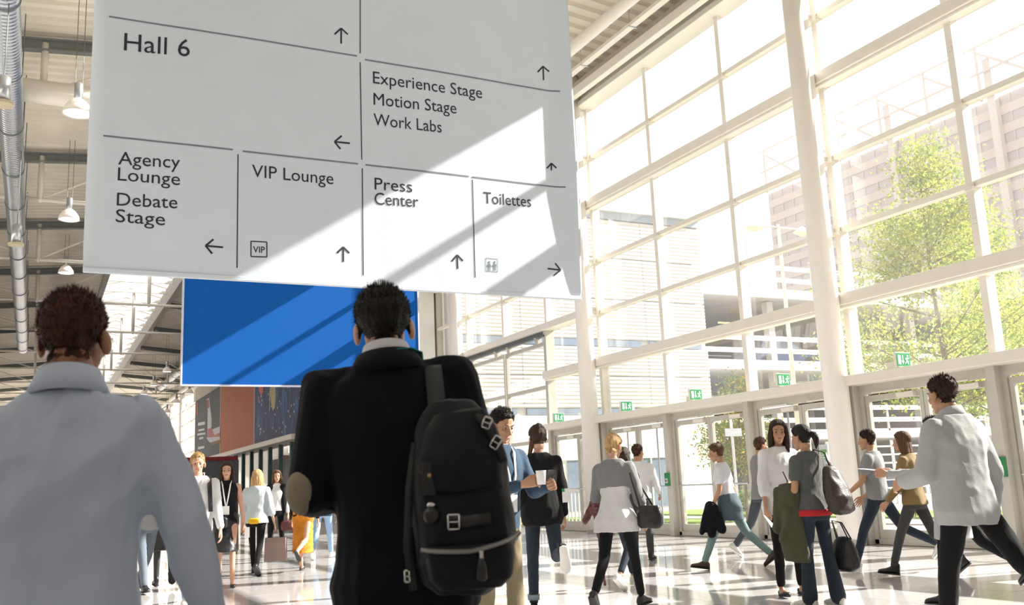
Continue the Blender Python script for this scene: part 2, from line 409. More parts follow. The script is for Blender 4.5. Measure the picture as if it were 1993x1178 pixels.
# ---- roof deck with ribs
def deck(xa, xb, name, ya, yb, pitch=0.40):
    mb = MB(); prof = []
    y = ya
    while y < yb - 1e-6:
        prof += [(y, 0.0), (y + pitch * .42, 0.0), (y + pitch * .52, 0.09), (y + pitch * .9, 0.09)]; y += pitch
    prof.append((yb, 0.0))
    v = [(xa, p, ZC(xa) + q) for p, q in prof] + [(xb, p, ZC(xb) + q) for p, q in prof]
    n = len(prof)
    mb.add(v, [(i, i + 1, n + i + 1, n + i) for i in range(n - 1)])
    nn = len(mb.v)
    mb.add([(xa, ya, ZC(xa) + 0.2), (xa, yb, ZC(xa) + 0.2), (xb, yb, ZC(xb) + 0.2), (xb, ya, ZC(xb) + 0.2)], [(0, 1, 2, 3)])
    return mb
cl = sempty('ceiling')
yy = Y0
while yy < Y1 - 0.1:
    ye = min(yy + 8.0, Y1)
    deck(-3.6, 2.75, '', yy, ye).build('deck_panel', M_DECK, cl)
    deck(6.3, 12.6, '', yy, ye).build('deck_panel', M_DECK, cl)
    yy = ye
# ridge skylight
sk = sempty('skylight')
M_SKYG = glass('skylight_glass', glare_veil=0.10)
for xs in (2.75, 6.3):
    MB().box(xs - 0.12, xs + 0.12, Y0, Y1, ZC(xs) - 0.2, 12.75).build('curb', mat('curb_grey', (0.35, 0.34, 0.32), 0.6), sk)
yy = Y0
while yy < Y1:
    for xa, za, xb, zb in ((2.75, 12.75, 4.52, 13.25), (4.52, 13.25, 6.3, 12.75)):
        MB().tube((xa, yy, za), (xb, yy, zb), 0.05, n=6).build('rafter', M_WHITE, sk)
        d = 2.67
        MB().add([(xa, yy, za + .05), (xb, yy, zb + .05), (xb, yy + d, zb + .05), (xa, yy + d, za + .05)], [(0, 1, 2, 3)]).build('pane', M_SKYG, sk)
        s = MB()
        for q in range(1, 6): s.tube((xa, yy + d * q / 6, za), (xb, yy + d * q / 6, zb), 0.018, n=4)
        s.build('glazing_bar', M_WHITE, sk)
    MB().box(2.87, 6.18, yy - 0.05, yy + 0.05, 12.45, 12.62).build('cross_beam', M_WHITE, sk)
    yy += 2.67
# trusses
for i, y in enumerate([-1.3, 6.7, 14.7, 22.7, 30.7, 38.6, 46.6, 54.6, 62.6, 70.6, 78.6, 86.6, 94.6, 102.6, 110.6]):
    t = thing('roof_truss', ['white roof truss with a thick tube crossing at the upper left', 'slim white roof truss with tie rods beyond the thick tube', 'roof truss with dark rafters farther down the hall'][0 if i == 3 else (1 if i in (4, 5) else 2)], 'truss', (0, y, 0), 0, 'roof trusses')
    t['kind'] = 'structure'
    rf = MB()
    for xa, xb in ((-3.5, 2.6), (6.4, 12.2)):
        za, zb = ZC(xa) - 0.12, ZC(xb) - 0.12
        for dz, hh, ww in ((0, .02, .09), (-.26, .02, .09), (-.13, .13, .012)):
            rf.loft([[(xa, -ww, za + dz - hh), (xa, ww, za + dz - hh), (xa, ww, za + dz + hh), (xa, -ww, za + dz + hh)],
                     [(xb, -ww, zb + dz - hh), (xb, ww, zb + dz - hh), (xb, ww, zb + dz + hh), (xb, -ww, zb + dz + hh)]])
    rf.build('rafter', mat('rafter_grey', (0.20, 0.21, 0.20), 0.5), t)
    r = 0.27 if i == 3 else 0.065
    zt = 10.45 if i == 3 else 10.27
    MB().tube((-3.5, 0, zt), (12.1 if i > 3 else 4.0, 0, zt), r, n=16).build('tie_tube', M_WHITE, t, True)
    for x in ((-0.2, 4.52, 9.2) if i > 3 else (-0.2,)):
        MB().tube((x, 0, zt), (x, 0, ZC(x) - 0.2 if x != 4.52 else 12.5), 0.08, n=8).lathe([(0.03, -.1), (0.1, 0), (0.03, .1)], (x, 0, zt), 8).build('post', M_WHITE, t, True)
    for xa, xb in ((-0.2, -3.2), (-0.2, 2.6), (9.2, 6.5), (9.2, 12.0))[:4 if i > 3 else 2]:
        MB().tube((xa, 0, zt), (xb, 0, ZC(xb) - 0.3), 0.035, n=6).build('tie_rod', M_WHITE, t)
# purlin rods, beam, tray, pipe at the facade side
def along_y(name, m, mk, label, cat, **kw):
    o = mk(); return o
bm_ = struct(MB().box(11.78, 11.95, Y0, Y1, 10.80, 11.02).build('trim_white_beam', M_WHITE)); bevel(bm_, .01)
struct(MB().box(11.80, 11.92, Y0, Y1, 11.02, 11.14).build('trim_dark_beam', mat('beam_taupe', (0.42, 0.38, 0.32), 0.5)))
pp = thing('ceiling_pipe', 'fat white pipe hanging under the ribbed roof right of the banner', 'pipe')
MB().tube((10.78, Y0, 11.14), (10.78, 48, 11.14), 0.14, n=20).build('pipe', M_WHITE, pp, True)
for i in range(18): MB().tube((10.78, Y0 + 1 + i * 3.0, 11.28), (10.78, Y0 + 1 + i * 3.0, 11.75), 0.012, n=6).build('hanger', M_STEEL, pp)
ct = thing('cable_tray', 'narrow white cable tray hung beside the roof pipe', 'cable tray')
MB().box(11.32, 11.48, Y0, 48, 11.05, 11.07).box(11.32, 11.34, Y0, 48, 11.07, 11.13).box(11.46, 11.48, Y0, 48, 11.07, 11.13).build('tray', M_WHITE, ct)
for i in range(26): MB().tube((11.33, Y0 + .4 + i * 2.1, 11.1), (11.33, Y0 + .4 + i * 2.1, 11.65), 0.01, n=6).box(11.28, 11.52, Y0 + .38 + i * 2.1, Y0 + .42 + i * 2.1, 11.03, 11.05).build('hanger', M_STEEL, ct)
# ducts
def duct(x, z, r, ya, yb, label):
    t = thing('spiral_duct', label, 'duct', (x, 0, z))
    MB().tube((0, ya, 0), (0, yb, 0), r, n=36).build('duct_tube', M_DUCT, t, True)
    y = ya + 1.5
    while y < yb:
        MB().tube((0, y - 0.03, 0), (0, y + 0.03, 0), r + 0.012, n=36).build('joint_ring', M_DARKSTEEL, t, True)
        MB().tube((-r, y, 0), (-r, y, 1.3), 0.012, n=5).tube((r, y, 0), (r, y, 1.3), 0.012, n=5).build('hanger', M_DARKSTEEL, t)
        y += 3.2
    return t
def duct_mat():
    m = mat('spiral_duct_metal', (0.50, 0.54, 0.60), 0.25, 0.9, var=0.05, scale=3)
    nt = m.node_tree; b = nt.nodes['Principled BSDF']
    tc = nt.nodes.new('ShaderNodeTexCoord'); w = nt.nodes.new('ShaderNodeTexWave'); w.bands_direction = 'Y'; w.inputs['Scale'].default_value = 2.2; w.inputs['Distortion'].default_value = 0
    bp = nt.nodes.new('ShaderNodeBump'); bp.inputs['Strength'].default_value = 0.5; bp.inputs['Distance'].default_value = 0.03
    nt.links.new(tc.outputs['Object'], w.inputs[0]); nt.links.new(w.outputs['Fac'], bp.inputs['Height']); nt.links.new(bp.outputs[0], b.inputs['Normal'])
    return m
M_DUCT = duct_mat()
duct(-0.84, 10.0, 0.26, Y0, 60, 'long silver spiral air duct running down the left of the roof')
_p = onz(355, 716, 11.2)
duct(_p.x, 11.2, 0.30, 50, 90, 'distant silver air duct left of the blue sign')
# pendants
M_LAMPW = mat('lamp_reflector', (0.86, 0.83, 0.80), 0.35, var=0.02, trans=0.35)
M_BULB = emit('lamp_glow', (1, 0.93, 0.85), 2.0)
def pendant(p, label, group, s=1.0):
    t = thing('pendant_lamp', label, 'lamp', (p[0], p[1], p[2]), 0, group)
    pr = [(0.03, 0.34), (0.10, 0.32), (0.19, 0.24), (0.27, 0.12), (0.30, 0.0), (0.285, 0.0), (0.25, 0.12), (0.17, 0.22), (0.03, 0.30)]
    rings = [[(r * s * math.cos(2 * math.pi * i / 24), r * s * math.sin(2 * math.pi * i / 24), z * s) for i in range(24)] for r, z in pr]
    MB().loft(rings, False).build('shade', M_LAMPW, t, True)
    MB().lathe([(0.001, 0.01), (0.26 * s, 0.01), (0.26 * s, 0.02), (0.001, 0.02)], n=24).build('diffuser', M_BULB, t)
    MB().lathe([(0.05, 0.32 * s), (0.085, 0.36 * s), (0.085, 0.66 * s), (0.03, 0.7 * s)], n=14).build('ballast', M_STEEL, t, True)
    zt = ZC(p[0]) if not 2.7 < p[0] < 6.3 else 12.45
    for dx in (-0.07, 0.07): MB().tube((dx, 0, 0.66 * s), (dx, 0, zt - p[2] + .14), 0.008, n=5).build('suspension_wire', M_DARKSTEEL, t)
    return t
def at_d(px, py, d): r = ray(px, py); return Vector(np.array([0, 0, CH]) + r / FPX * d)
G = 'pendant lamps under the roof'
for px, py, d, l in ((151, 222, 19.5, 'largest white bell pendant lamp, just left of the hanging banner'), (134, 428, 28, 'second white bell pendant lamp below the largest one'),
                     (128, 532, 38, 'third bell pendant lamp near the dark-haired head at left'),
                     (325, 724, 62, 'distant pendant lamp nearest the left edge of the blue sign'), (299, 751, 69, 'distant pendant lamp, second from the blue sign'),
                     (280, 768, 76, 'faint distant pendant lamp just above the white shirt shoulder'),
                     (368, 767, 60, 'distant pendant lamp under the corner of the blue sign'), (343, 785, 68, 'distant pendant lamp in front of the far window wall'), (325, 804, 76, 'distant pendant lamp lowest, beside the far window wall')):
    pendant(at_d(px, py, d), l, G)
# cylindrical spotlights by the duct
for px, py, d, l in ((5, 205, 16.0, 'small cylindrical downlight at the left edge beside the duct'), (31, 478, 23, 'small cylindrical downlight in front of the duct')):
    p = at_d(px, py, d)
    t = thing('downlight', l, 'lamp', p)
    MB().lathe([(0.11, 0.06), (0.11, 0.5), (0.04, 0.54)], n=18).build('housing', M_STEEL, t, True)
    MB().lathe([(0.18, 0.0), (0.18, 0.05), (0.11, 0.07)], n=18).build('rim', mat('brass_rim', (0.55, 0.48, 0.33), 0.4), t)
    MB().tube((0, 0, 0.5), (0, 0, ZC(p.x) - p.z), 0.01, n=5).build('suspension_wire', M_DARKSTEEL, t)

# ============================================================ HANGING BANNER
BY = 12.0
M_BANNER = mat('white_banner_fabric', (0.65, 0.715, 0.80), 0.75, var=0.02, scale=2, trans=0.06)
def bpt(px, py): p = ony(px, py, BY); return p.x, p.z
bx0, bz0 = bpt(161, 528); bx1, _ = bpt(1131, 577)
bz0 = 3.93
btop = 10.3
def bdef(x, z):
    """cloth surface offset in y (negative = towards the camera)"""
    h = z - bz0
    u = (x - bx0) / (bx1 - bx0)
    y = 0.007 * math.sin(x * 2.1 + 0.6 * math.sin(z * 1.3)) + 0.0008 * math.sin(x * 7.5 + z * 0.8)
    lowf = math.exp(-h * 1.6)
    y += 0.0012 * lowf * math.sin(x * 17 + 2 * math.sin(z * 3)) + 0.0004 * lowf * math.sin(x * 33 + z * 7)
    w = 0.10 + 0.29 * min(1, (h / 1.9) ** .6)
    k = min(1.0, h / 0.12)
    e = max(0.0, x - (bx1 - w))
    y -= k * 0.31 * (math.sqrt(e * e + .0016) - .04 if e > 0 else 0)
    e2 = max(0.0, 1 - (x - bx0) / 0.16)
    y += 0.10 * e2 ** 2 * min(1, h / 0.3)
    return y
ban = thing('hanging_banner', 'big white fabric wayfinding banner with hall names and arrows, hung across the hall', 'banner', (0, BY, 0))
mb = MB(); NX, NZ = 220, 150
for j in range(NZ + 1):
    z = bz0 + (btop - bz0) * (j / NZ) ** 1.3
    for i in range(NX + 1):
        x = bx0 + (bx1 - bx0) * i / NX
        xx = x
        mb.v.append((xx, bdef(x, z), z))
for j in range(NZ):
    for i in range(NX):
        a = j * (NX + 1) + i; mb.f.append((a, a + 1, a + NX + 2, a + NX + 1))
o = mb.build('fabric', M_BANNER, ban, True)
sm = o.modifiers.new('thickness', 'SOLIDIFY'); sm.thickness = 0.004; sm.offset = 1
bevel(MB().box(bx0, bx1, -0.022, 0.022, bz0 - 0.035, bz0 + 0.03).build('bottom_bar', M_BANNER, ban), .012)
MB().tube((bx0, 0, btop), (bx1, 0, btop), 0.04).build('top_bar', M_STEEL, ban)
for x in (bx0 + .3, (bx0 + bx1) / 2, bx1 - .3): MB().tube((x, 0, btop), (x, 0, 12.0), 0.008, n=5).build('hanging_cable', M_STEEL, ban)
_font_cache = {}
def text_mesh(s, bold=0.0):
    k = (s, bold)
    if k in _font_cache: return _font_cache[k]
    cu = bpy.data.curves.new('t', 'FONT'); cu.body = s; cu.size = 1.0; cu.resolution_u = 3; cu.offset = bold
    o = bpy.data.objects.new('t', cu); COL.objects.link(o)
    dg = bpy.context.evaluated_depsgraph_get(); dg.update()
    me = bpy.data.meshes.new_from_object(o.evaluated_get(dg))
    bpy.data.objects.remove(o)
    co = np.empty(len(me.vertices) * 3, np.float32); me.vertices.foreach_get('co', co); co = co.reshape(-1, 3)
    fc = [tuple(p.vertices) for p in me.polygons]
    _font_cache[k] = (co.copy(), fc)
    return _font_cache[k]
def cap_h(): 
    co, _ = text_mesh('H'); return co[:, 1].max() - co[:, 1].min()
def banner_text(s, a, b, cap, bold=0.0, name='lettering', m=None):
    co, fc = text_mesh(s, bold)
    xa, za = bpt(*a); xb, zb = bpt(*b)
    _, zc = bpt(a[0], a[1] - cap)
    x0, x1 = co[:, 0].min(), co[:, 0].max()
    sx = (xb - xa) / (x1 - x0); sy = (zc - za) / cap_h()
    v = []
    for x, y, _z in co:
        X = xa + (x - x0) * sx; Z = za + (zb - za) * (x - x0) / (x1 - x0) + y * sy
        v.append((X, bdef(X, Z) - 0.008, Z))
    xs_ = np.sort(co[:, 0]); gp = [(a + b) / 2 for a, b in zip(xs_[:-1], xs_[1:]) if b - a > .17]
    if s == 'VIP' : gp = []
    for lo, hi in zip([-9] + gp, gp + [99]):
        fs = [f for f in fc if lo < co[f[0], 0] < hi]
        if not fs: continue
        us = sorted({i for f in fs for i in f}); mp = {u: i for i, u in enumerate(us)}
        MB().add([v[u] for u in us], [tuple(mp[i] for i in f) for f in fs]).build(name, m or M_PRINT, ban)
def bline(pts, w, m=None, name='rule_line', mbx=None):
    """printed stroke between photo points; w in metres"""
    own = mbx is None
    mb = MB() if own else mbx
    for a, b in zip(pts[:-1], pts[1:]):
        xa, za = bpt(*a); xb, zb = bpt(*b)
        L = math.hypot(xb - xa, zb - za); n = max(1, int(L / 0.06))
        dx, dz = -(zb - za) / L * w / 2, (xb - xa) / L * w / 2
        v = []
        for i in range(n + 1):
            t = i / n; x = xa + (xb - xa) * t; z = za + (zb - za) * t
            for s in (-1, 1): X, Z = x + dx * s, z + dz * s; v.append((X, bdef(X, Z) - 0.008, Z))
        mb.add(v, [(2 * i, 2 * i + 1, 2 * i + 3, 2 * i + 2) for i in range(n)])
    return mb.build(name, m or M_LINE, ban) if own else mb
banner_text('Hall 6', (241, 98), (369, 111), 34)
banner_text('Agency', (230, 320), (350, 328), 25)
banner_text('Lounge', (229, 351), (350, 361), 25)
banner_text('Debate', (227, 400), (345, 406), 25)
banner_text('Stage', (225, 432), (321, 439), 25)
banner_text('VIP Lounge', (490, 345), (649, 359), 24)
banner_text('Experience Stage', (726, 162), (938, 192), 23)
banner_text('Motion Stage', (727, 204), (888, 222), 23)
banner_text('Work Labs', (727, 244), (859, 259), 23)
banner_text('Press', (729, 369), (802, 375), 23)
banner_text('Center', (729, 398), (814, 404), 23)
banner_text('Toilettes', (941, 396), (1034, 403), 22)
banner_text('VIP', (492, 492), (515, 493), 12, 0.01)
for a, b in (((212, 32), (695, 109)), ((710, 116), (1087, 180)), ((201, 264), (453, 292)), ((472, 295), (697, 319)), ((711, 321), (912, 344)), ((918, 345), (1098, 366))): bline([a, b], 0.022)
for a, b in (((701, 0), (701, 104)), ((701, 121), (704, 311)), ((463, 301), (461, 522)), ((705, 328), (707, 536)), ((919, 350), (924, 541))): bline([a, b], 0.014, M_PRINT)
bline([(700, -180), (701, 0)], 0.014, M_PRINT)
def arrow(tip, tail, hw, hl):
    mb = MB(); w = 0.024
    tx, ty = tip; dx, dy = tail[0] - tx, tail[1] - ty; L = math.hypot(dx, dy); ux, uy = dx / L, dy / L
    bline([tip, tail], w, mbx=mb)
    for s in (-1, 1): bline([tip, (tx + ux * hl - uy * s * hw, ty + uy * hl + ux * s * hw)], w, mbx=mb)
    mb.build('arrow_mark', M_PRINT, ban)
arrow((664, 55), (664, 85), 13, 12); arrow((1057, 129), (1058, 156), 11, 11); arrow((651, 276), (681, 279), 13, 13)
arrow((400, 479), (434, 482), 14, 14); arrow((668, 481), (668, 510), 12, 12); arrow((889, 497), (890, 524), 11, 12)
arrow((1073, 318), (1073, 332), 9, 10); arrow((1091, 526), (1066, 523), 12, 12)
mb = MB()
bline([(488, 470), (519, 472), (519, 501), (488, 500), (488, 470)], 0.014, mbx=mb); mb.build('icon_frame', M_PRINT, ban)
mb = MB(); bline([(945, 503), (968, 505), (968, 530), (945, 528), (945, 503)], 0.008, mbx=mb)
for cx in (951.5, 962):
    bline([(cx, 509), (cx, 513)], 0.03, mbx=mb); bline([(cx, 514), (cx, 521)], 0.04, mbx=mb); bline([(cx - 1.5, 520), (cx - 1.5, 527)], 0.013, mbx=mb); bline([(cx + 1.5, 520), (cx + 1.5, 527)], 0.013, mbx=mb)
    bline([(cx - 1.5, 514), (cx - 4, 520)], 0.01, mbx=mb); bline([(cx + 1.5, 514), (cx + 4, 520)], 0.01, mbx=mb)
mb.build('toilet_icon', M_LINE, ban)
# ---- blue sign
M_BLUE = mat('blue_sign_print', (0.002, 0.095, 0.40), 0.8, spec=.2, var=0.02, scale=0.3)
bl = thing('blue_sign', 'large plain blue hanging sign behind the white banner', 'sign', (0, 26, 0))
x0, x1, z0, z1 = 3.40, 10.05, 4.18, 9.6
MB().box(x0, x1, 0, 0.10, z0, z1).build('blue_panel', M_BLUE, bl)
M_RIM = mat('sign_rim', (0.6, 0.62, 0.75), 0.5)
MB().box(x0 - 0.04, x0, -0.02, 0.12, z0 - .04, z1 + .04).box(x1, x1 + 0.04, -0.02, 0.12, z0 - .04, z1 + .04).box(x0, x1, -0.02, 0.12, z0 - 0.04, z0).box(x0, x1, -0.02, .12, z1, z1 + .04).build('frame', M_RIM, bl)
for x in (x0 + 1, x1 - 1): MB().tube((x, .05, z1), (x, .05, 12), 0.01, n=5).build('hanging_cable', M_STEEL, bl)

# ---- three wall posters
XW = XF - 0.06
def poster(label, y0, y1, m):
    t = thing('wall_poster', label, 'poster', (XW, y0, 0), 0, 'giant posters on the far right wall')
    MB().box(0, 0.04, 0.06, y1 - y0 - 0.06, 4.32, 9.56).build('print', m, t)
    MB().box(-0.02, 0.05, 0, 0.06, 4.30, 9.58).box(-0.02, 0.05, y1 - y0 - .06, y1 - y0, 4.30, 9.58).build('frame', M_WHITE, t)
    return t
M_SLATE = mat('slate_print', (0.045, 0.055, 0.075), 0.6)
M_RED = mat('red_print', (0.38, 0.035, 0.04), 0.5)
M_WP = mat('white_print', (0.62, 0.63, 0.68), 0.6)
M_BROWN = mat('ochre_print', (0.25, 0.13, 0.04), 0.6)
p1 = poster('dark grey poster with a red and white tail fin, farthest of the three wall posters', 73.5, 86.0, M_SLATE)
def poly_on(t, pts, m, name, dx=-0.012):
    v = [(dx, y, z) for y, z in pts] + [(dx + 0.008, y, z) for y, z in pts]; n = len(pts)
    f = [tuple(range(n)), tuple(range(2 * n - 1, n - 1, -1))] + [(i, i + n, (i + 1) % n + n, (i + 1) % n) for i in range(n)]
    return MB().add(v, f).build(name, m, t)
def w1(px, py): p = onx(px, py, XW); return (p.y - 73.5, p.z)
poly_on(p1, [w1(403, 777), w1(407, 775), w1(412, 815), w1(412, 847), w1(404, 849), w1(404.5, 800)], M_WP, 'tail_fin')
poly_on(p1, [w1(403.5, 779), w1(406.5, 777), w1(408, 793), w1(404, 797)], M_RED, 'fin_stripe', -0.02)
poly_on(p1, [w1(405, 836), w1(412, 832), w1(418, 846), w1(429, 842), w1(429, 850), w1(404, 858)], M_RED, 'fuselage_red', -0.02)
poly_on(p1, [w1(414, 836), w1(429, 830), w1(429, 842), w1(418, 847)], M_WP, 'fuselage', -0.028)
poly_on(p1, [w1(402, 852), w1(429, 850), w1(429, 856), w1(409, 862)], M_WP, 'fuselage_belly', -0.026)
poly_on(p1, [w1(410, 862), w1(429, 857), w1(429, 862), w1(412, 867)], M_BROWN, 'engine', -0.02)
for (a, b, y, h) in ((385.5, 399, 822, 6), (386.5, 398, 835, 4), (384.5, 400, 843, 4), (388, 396, 851, 4), (385.5, 398, 869, 5)):
    poly_on(p1, [w1(a, y + 1.2), w1(b, y - 1.2), w1(b, y - 1.2 + h), w1(a, y + 1.2 + h)], M_WP, 'blurred_caption')
poly_on(p1, [w1(383, 784), w1(385, 783), w1(385, 808), w1(383, 810)], mat('orange_tab', (0.5, 0.06, 0.02), 0.5), 'orange_tab')
M_ORANGE = mat('orange_print', (0.46, 0.105, 0.035), 0.6, var=0.06, scale=0.4)
p2 = poster('plain burnt orange poster, middle of the three wall posters', 61.1, 73.5, M_ORANGE)
def sea_mat():
    m = bpy.data.materials.new('sea_print'); m.use_nodes = True; nt = m.node_tree; b = nt.nodes['Principled BSDF']; b.inputs['Roughness'].default_value = 0.6
    tc = nt.nodes.new('ShaderNodeTexCoord'); mp = nt.nodes.new('ShaderNodeMapping'); mp.inputs['Scale'].default_value = (1, 0.7, 0.35)
    nz = nt.nodes.new('ShaderNodeTexNoise'); nz.inputs['Scale'].default_value = 1.4; nz.inputs['Detail'].default_value = 6; nz.inputs['Distortion'].default_value = 1.2
    cr = nt.nodes.new('ShaderNodeValToRGB'); e = cr.color_ramp.elements
    e[0].position = 0.45; e[0].color = (0.012, 0.028, 0.11, 1); e[1].position = 0.78; e[1].color = (0.10, 0.42, 0.55, 1)
    k = e.new(0.6); k.color = (0.02, 0.09, 0.28, 1)
    nt.links.new(tc.outputs['Object'], mp.inputs[0]); nt.links.new(mp.outputs[0], nz.inputs[0]); nt.links.new(nz.outputs['Fac'], cr.inputs[0]); nt.links.new(cr.outputs[0], b.inputs['Base Color'])
    return m
p3 = poster('dark blue poster with red and yellow shapes, nearest of the three wall posters', 48.7, 61.1, sea_mat())
def w3(px, py): p = onx(px, py, XW); return (p.y - 48.7, p.z)
poly_on(p3, [w3(504, 752), w3(512.5, 752), w3(512.5, 762), w3(510, 769), w3(506, 766), w3(504, 758)], mat('red_shape', (0.6, 0.07, 0.02), 0.5), 'red_shape')
poly_on(p3, [w3(527, 752), w3(536, 752), w3(537, 775), w3(535, 795), w3(531, 800), w3(528, 785), w3(526, 768)], mat('yellow_shape', (0.5, 0.4, 0.15), 0.5), 'yellow_shape')
poly_on(p3, [w3(525, 756), w3(526, 755), w3(525.5, 800), w3(524.5, 801)], M_WP, 'white_streak')
poly_on(p3, [w3(502.5, 772), w3(505, 771), w3(505, 780), w3(503, 781)], mat('red_shape', (0.6, 0.07, 0.02), 0.5), 'red_dot')
for i in range(34):
    px, py = random.uniform(500, 588), random.uniform(765, 845)
    if py > 890 - 0.28 * (px - 430) - 14: continue
    poly_on(p3, [w3(px, py), w3(px + 1.3, py - .5), w3(px + 1.3, py + 3.5), w3(px, py + 4)], M_WP, 'speck')
def wall_text(t, s, px0, px1, py, cap, f, y0):
    co, fc = text_mesh(s, .01); a = f(px0, py); b = f(px1, py); c = f(px0, py - cap)
    x0, x1 = co[:, 0].min(), co[:, 0].max()
    v = [(-0.014, a[0] + (b[0] - a[0]) * (x - x0) / (x1 - x0), a[1] + y * (c[1] - a[1]) / cap_h()) for x, y, _ in co]
    MB().add(v, fc).build('lettering', M_WP, t)
wall_text(p3, 'Prog', 560, 573, 757, 5, w3, 0)
# ---- red-topped booth
bo = thing('reception_booth', 'dark grey booth with a red top edge behind the walking visitors', 'booth', (0, 60, 0))
xa, xb = ony(338, 900, 60).x, ony(461, 893, 60).x
MB().box(xa, xb, 0, 0.15, 0, 3.45).build('wall', mat('booth_grey', (0.17, 0.175, 0.20), 0.6), bo)
MB().box(xa - .02, xb + .02, -0.05, 0.2, 3.45, 3.68).build('red_edge', M_RED, bo)
MB().box(xb, xb + 0.12, 0, 3, 0, 3.45).build('side_wall', MATS['booth_grey'], bo)

# ============================================================ OUTSIDE
M_PAVE = mat('outdoor_paving', (0.42, 0.395, 0.37), 0.8, var=0.06, scale=1.2)
M_GRASS = mat('lawn', (0.16, 0.27, 0.03), 0.9, var=0.3, scale=8, bump=0.5)
gr = struct(MB().box(12.9, 260, -120, 200, -0.25, -0.05).build('ground', M_PAVE))
for x0, x1, y0, y1 in ((19.3, 22.3, -2, 29.5), (15.9, 17.2, 21, 29)):
    o = MB().box(x0, x1, y0, y1, -0.05, 0.03).build('lawn', M_GRASS); o['kind'] = 'stuff'; tag(o, 'strip of short sunlit grass outside the doors', 'grass')
k = MB().box(17.6, 19.2, -2, 29.5, -0.05, -0.02); k = k.build('footpath', mat('path_asphalt', (0.33, 0.31, 0.30), 0.85)); struct(k)
# low outside wall / kerb
# white louvred building
WBY = 30.0
wb = thing('louvred_building', 'white building clad in horizontal louvre panels outside the glass wall', 'building', (0, WBY, 0))
M_LOUV = mat('white_louvre', (0.62, 0.605, 0.59), 0.5, var=0.02)
M_WIN = mat('outside_window', (0.20, 0.26, 0.36), 0.15, var=0.2, scale=0.7)
XB1 = 24.0
MB().box(12.9, XB1 - 0.05, 0.12, 12, 0, 11.3).build('wall', M_LOUV, wb)
MB().box(12.9, XB1 + 0.05, -0.15, 12, 11.55, 11.72).build('roof_edge', M_LOUV, wb)
MB().box(12.9, XB1, 0.0, 12, 11.25, 11.55).build('gutter', mat('roof_blue_grey', (0.30, 0.36, 0.45), 0.4), wb)
ribs = {}
def louvre(w, h):
    key = (round(w, 2), round(h, 2))
    if key in ribs: return ribs[key]
    mb = MB(); n = max(1, round(h / 0.145)); p = h / n
    v = [];
    for i in range(n): v += [(-0.0, i * p), (-0.03, i * p + p * .3), (-0.03, i * p + p * .8), (0, i * p + p * .95)]
    v.append((0, h)); N = len(v)
    mb.add([(0.008, y, z) for y, z in v] + [(w - 0.008, y, z) for y, z in v], [(i, N + i, N + i + 1, i + 1) for i in range(N - 1)])
    me = mb.mesh('louvre_panel'); me.materials.append(M_LOUV); ribs[key] = me; return me
zrows = [(3.65, 3.90, 'w'), (3.90, 5.1, 'p'), (5.1, 6.22, 'p'), (6.22, 6.5, 'w'), (6.5, 8.07, 'p'), (8.07, 9.7, 'p'), (9.7, 11.25, 'p')]
xs = [12.9, 15.6, 18.35, 21.1, XB1]
for z0, z1, kd in zrows:
    for xa, xb in zip(xs[:-1], xs[1:]):
        if kd == 'p':
            o = link('louvre_panel', louvre(xb - xa, z1 - z0 - 0.03), wb); o.location = (xa, 0.06, z0)
        else:
            MB().box(xa + 0.1, xb - 0.3, 0.05, 0.1, z0, z1 - 0.03).build('strip_window', M_WIN, wb)
MB().box(12.9, XB1, 0.0, 0.12, 0, 3.62).build('base_wall', M_WALL, wb)
for xa in (14.6, 17.2, 20.0): MB().box(xa, xa + 1.7, -0.02, 0.02, 0.2, 2.0).build('window', M_WIN, wb)
for xa in (14.6, 17.2, 20.0):
    MB().box(xa - .05, xa + 1.75, -0.05, -0.02, 2.0, 2.08).box(xa + .8, xa + .86, -.05, -.02, .2, 2.0).build('window_frame', M_WHITE, wb)
# car park
GY = 32.3
cp = thing('parking_garage', 'open white multi-storey car park with railings behind the trees', 'building', (0, GY, 0))
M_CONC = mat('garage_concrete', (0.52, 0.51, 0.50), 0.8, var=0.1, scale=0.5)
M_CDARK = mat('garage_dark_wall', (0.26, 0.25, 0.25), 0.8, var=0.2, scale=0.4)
for lv, z in enumerate((3.0, 6.1, 9.4)):
    MB().box(XB1 + .3, 58, 0.1, 17, z - 0.35, z - 0.1).build('deck_slab', M_CONC, cp)
    MB().box(XB1 + .3, 58, -0.02, 0.1, z - 0.33, z + 0.10).build('deck_edge', M_LOUV, cp)
    for dz in (0.52, 1.08): MB().box(XB1 + .3, 58, -0.06, -0.02, z + dz - .11, z + dz + .11).build('railing_board', M_LOUV, cp)
    for i in range(10):
        x = XB1 + .4 + i * 3.9
        MB().box(x, x + 0.10, -0.02, 0.05, z, z + 1.25).build('railing_post', M_LOUV, cp)
for i in range(8):
    x = 25.2 + i * 4.6
    MB().box(x, x + .35, .5, .85, 0, 9.0).build('pillar', M_CONC, cp)
    MB().box(x, x + .35, 8, 8.35, 0, 9.0).build('pillar', M_CONC, cp)
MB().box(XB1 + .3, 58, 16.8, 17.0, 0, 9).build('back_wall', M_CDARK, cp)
MB().box(XB1 + .1, XB1 + 1.0, -0.1, 17, 0, 9.2).build('stair_wall', M_LOUV, cp)
MB().box(29, 30.6, 3, 3.08, 8.4, 8.46).build('tube_light', emit('warm_tube', (1, .7, .2), 2), cp)
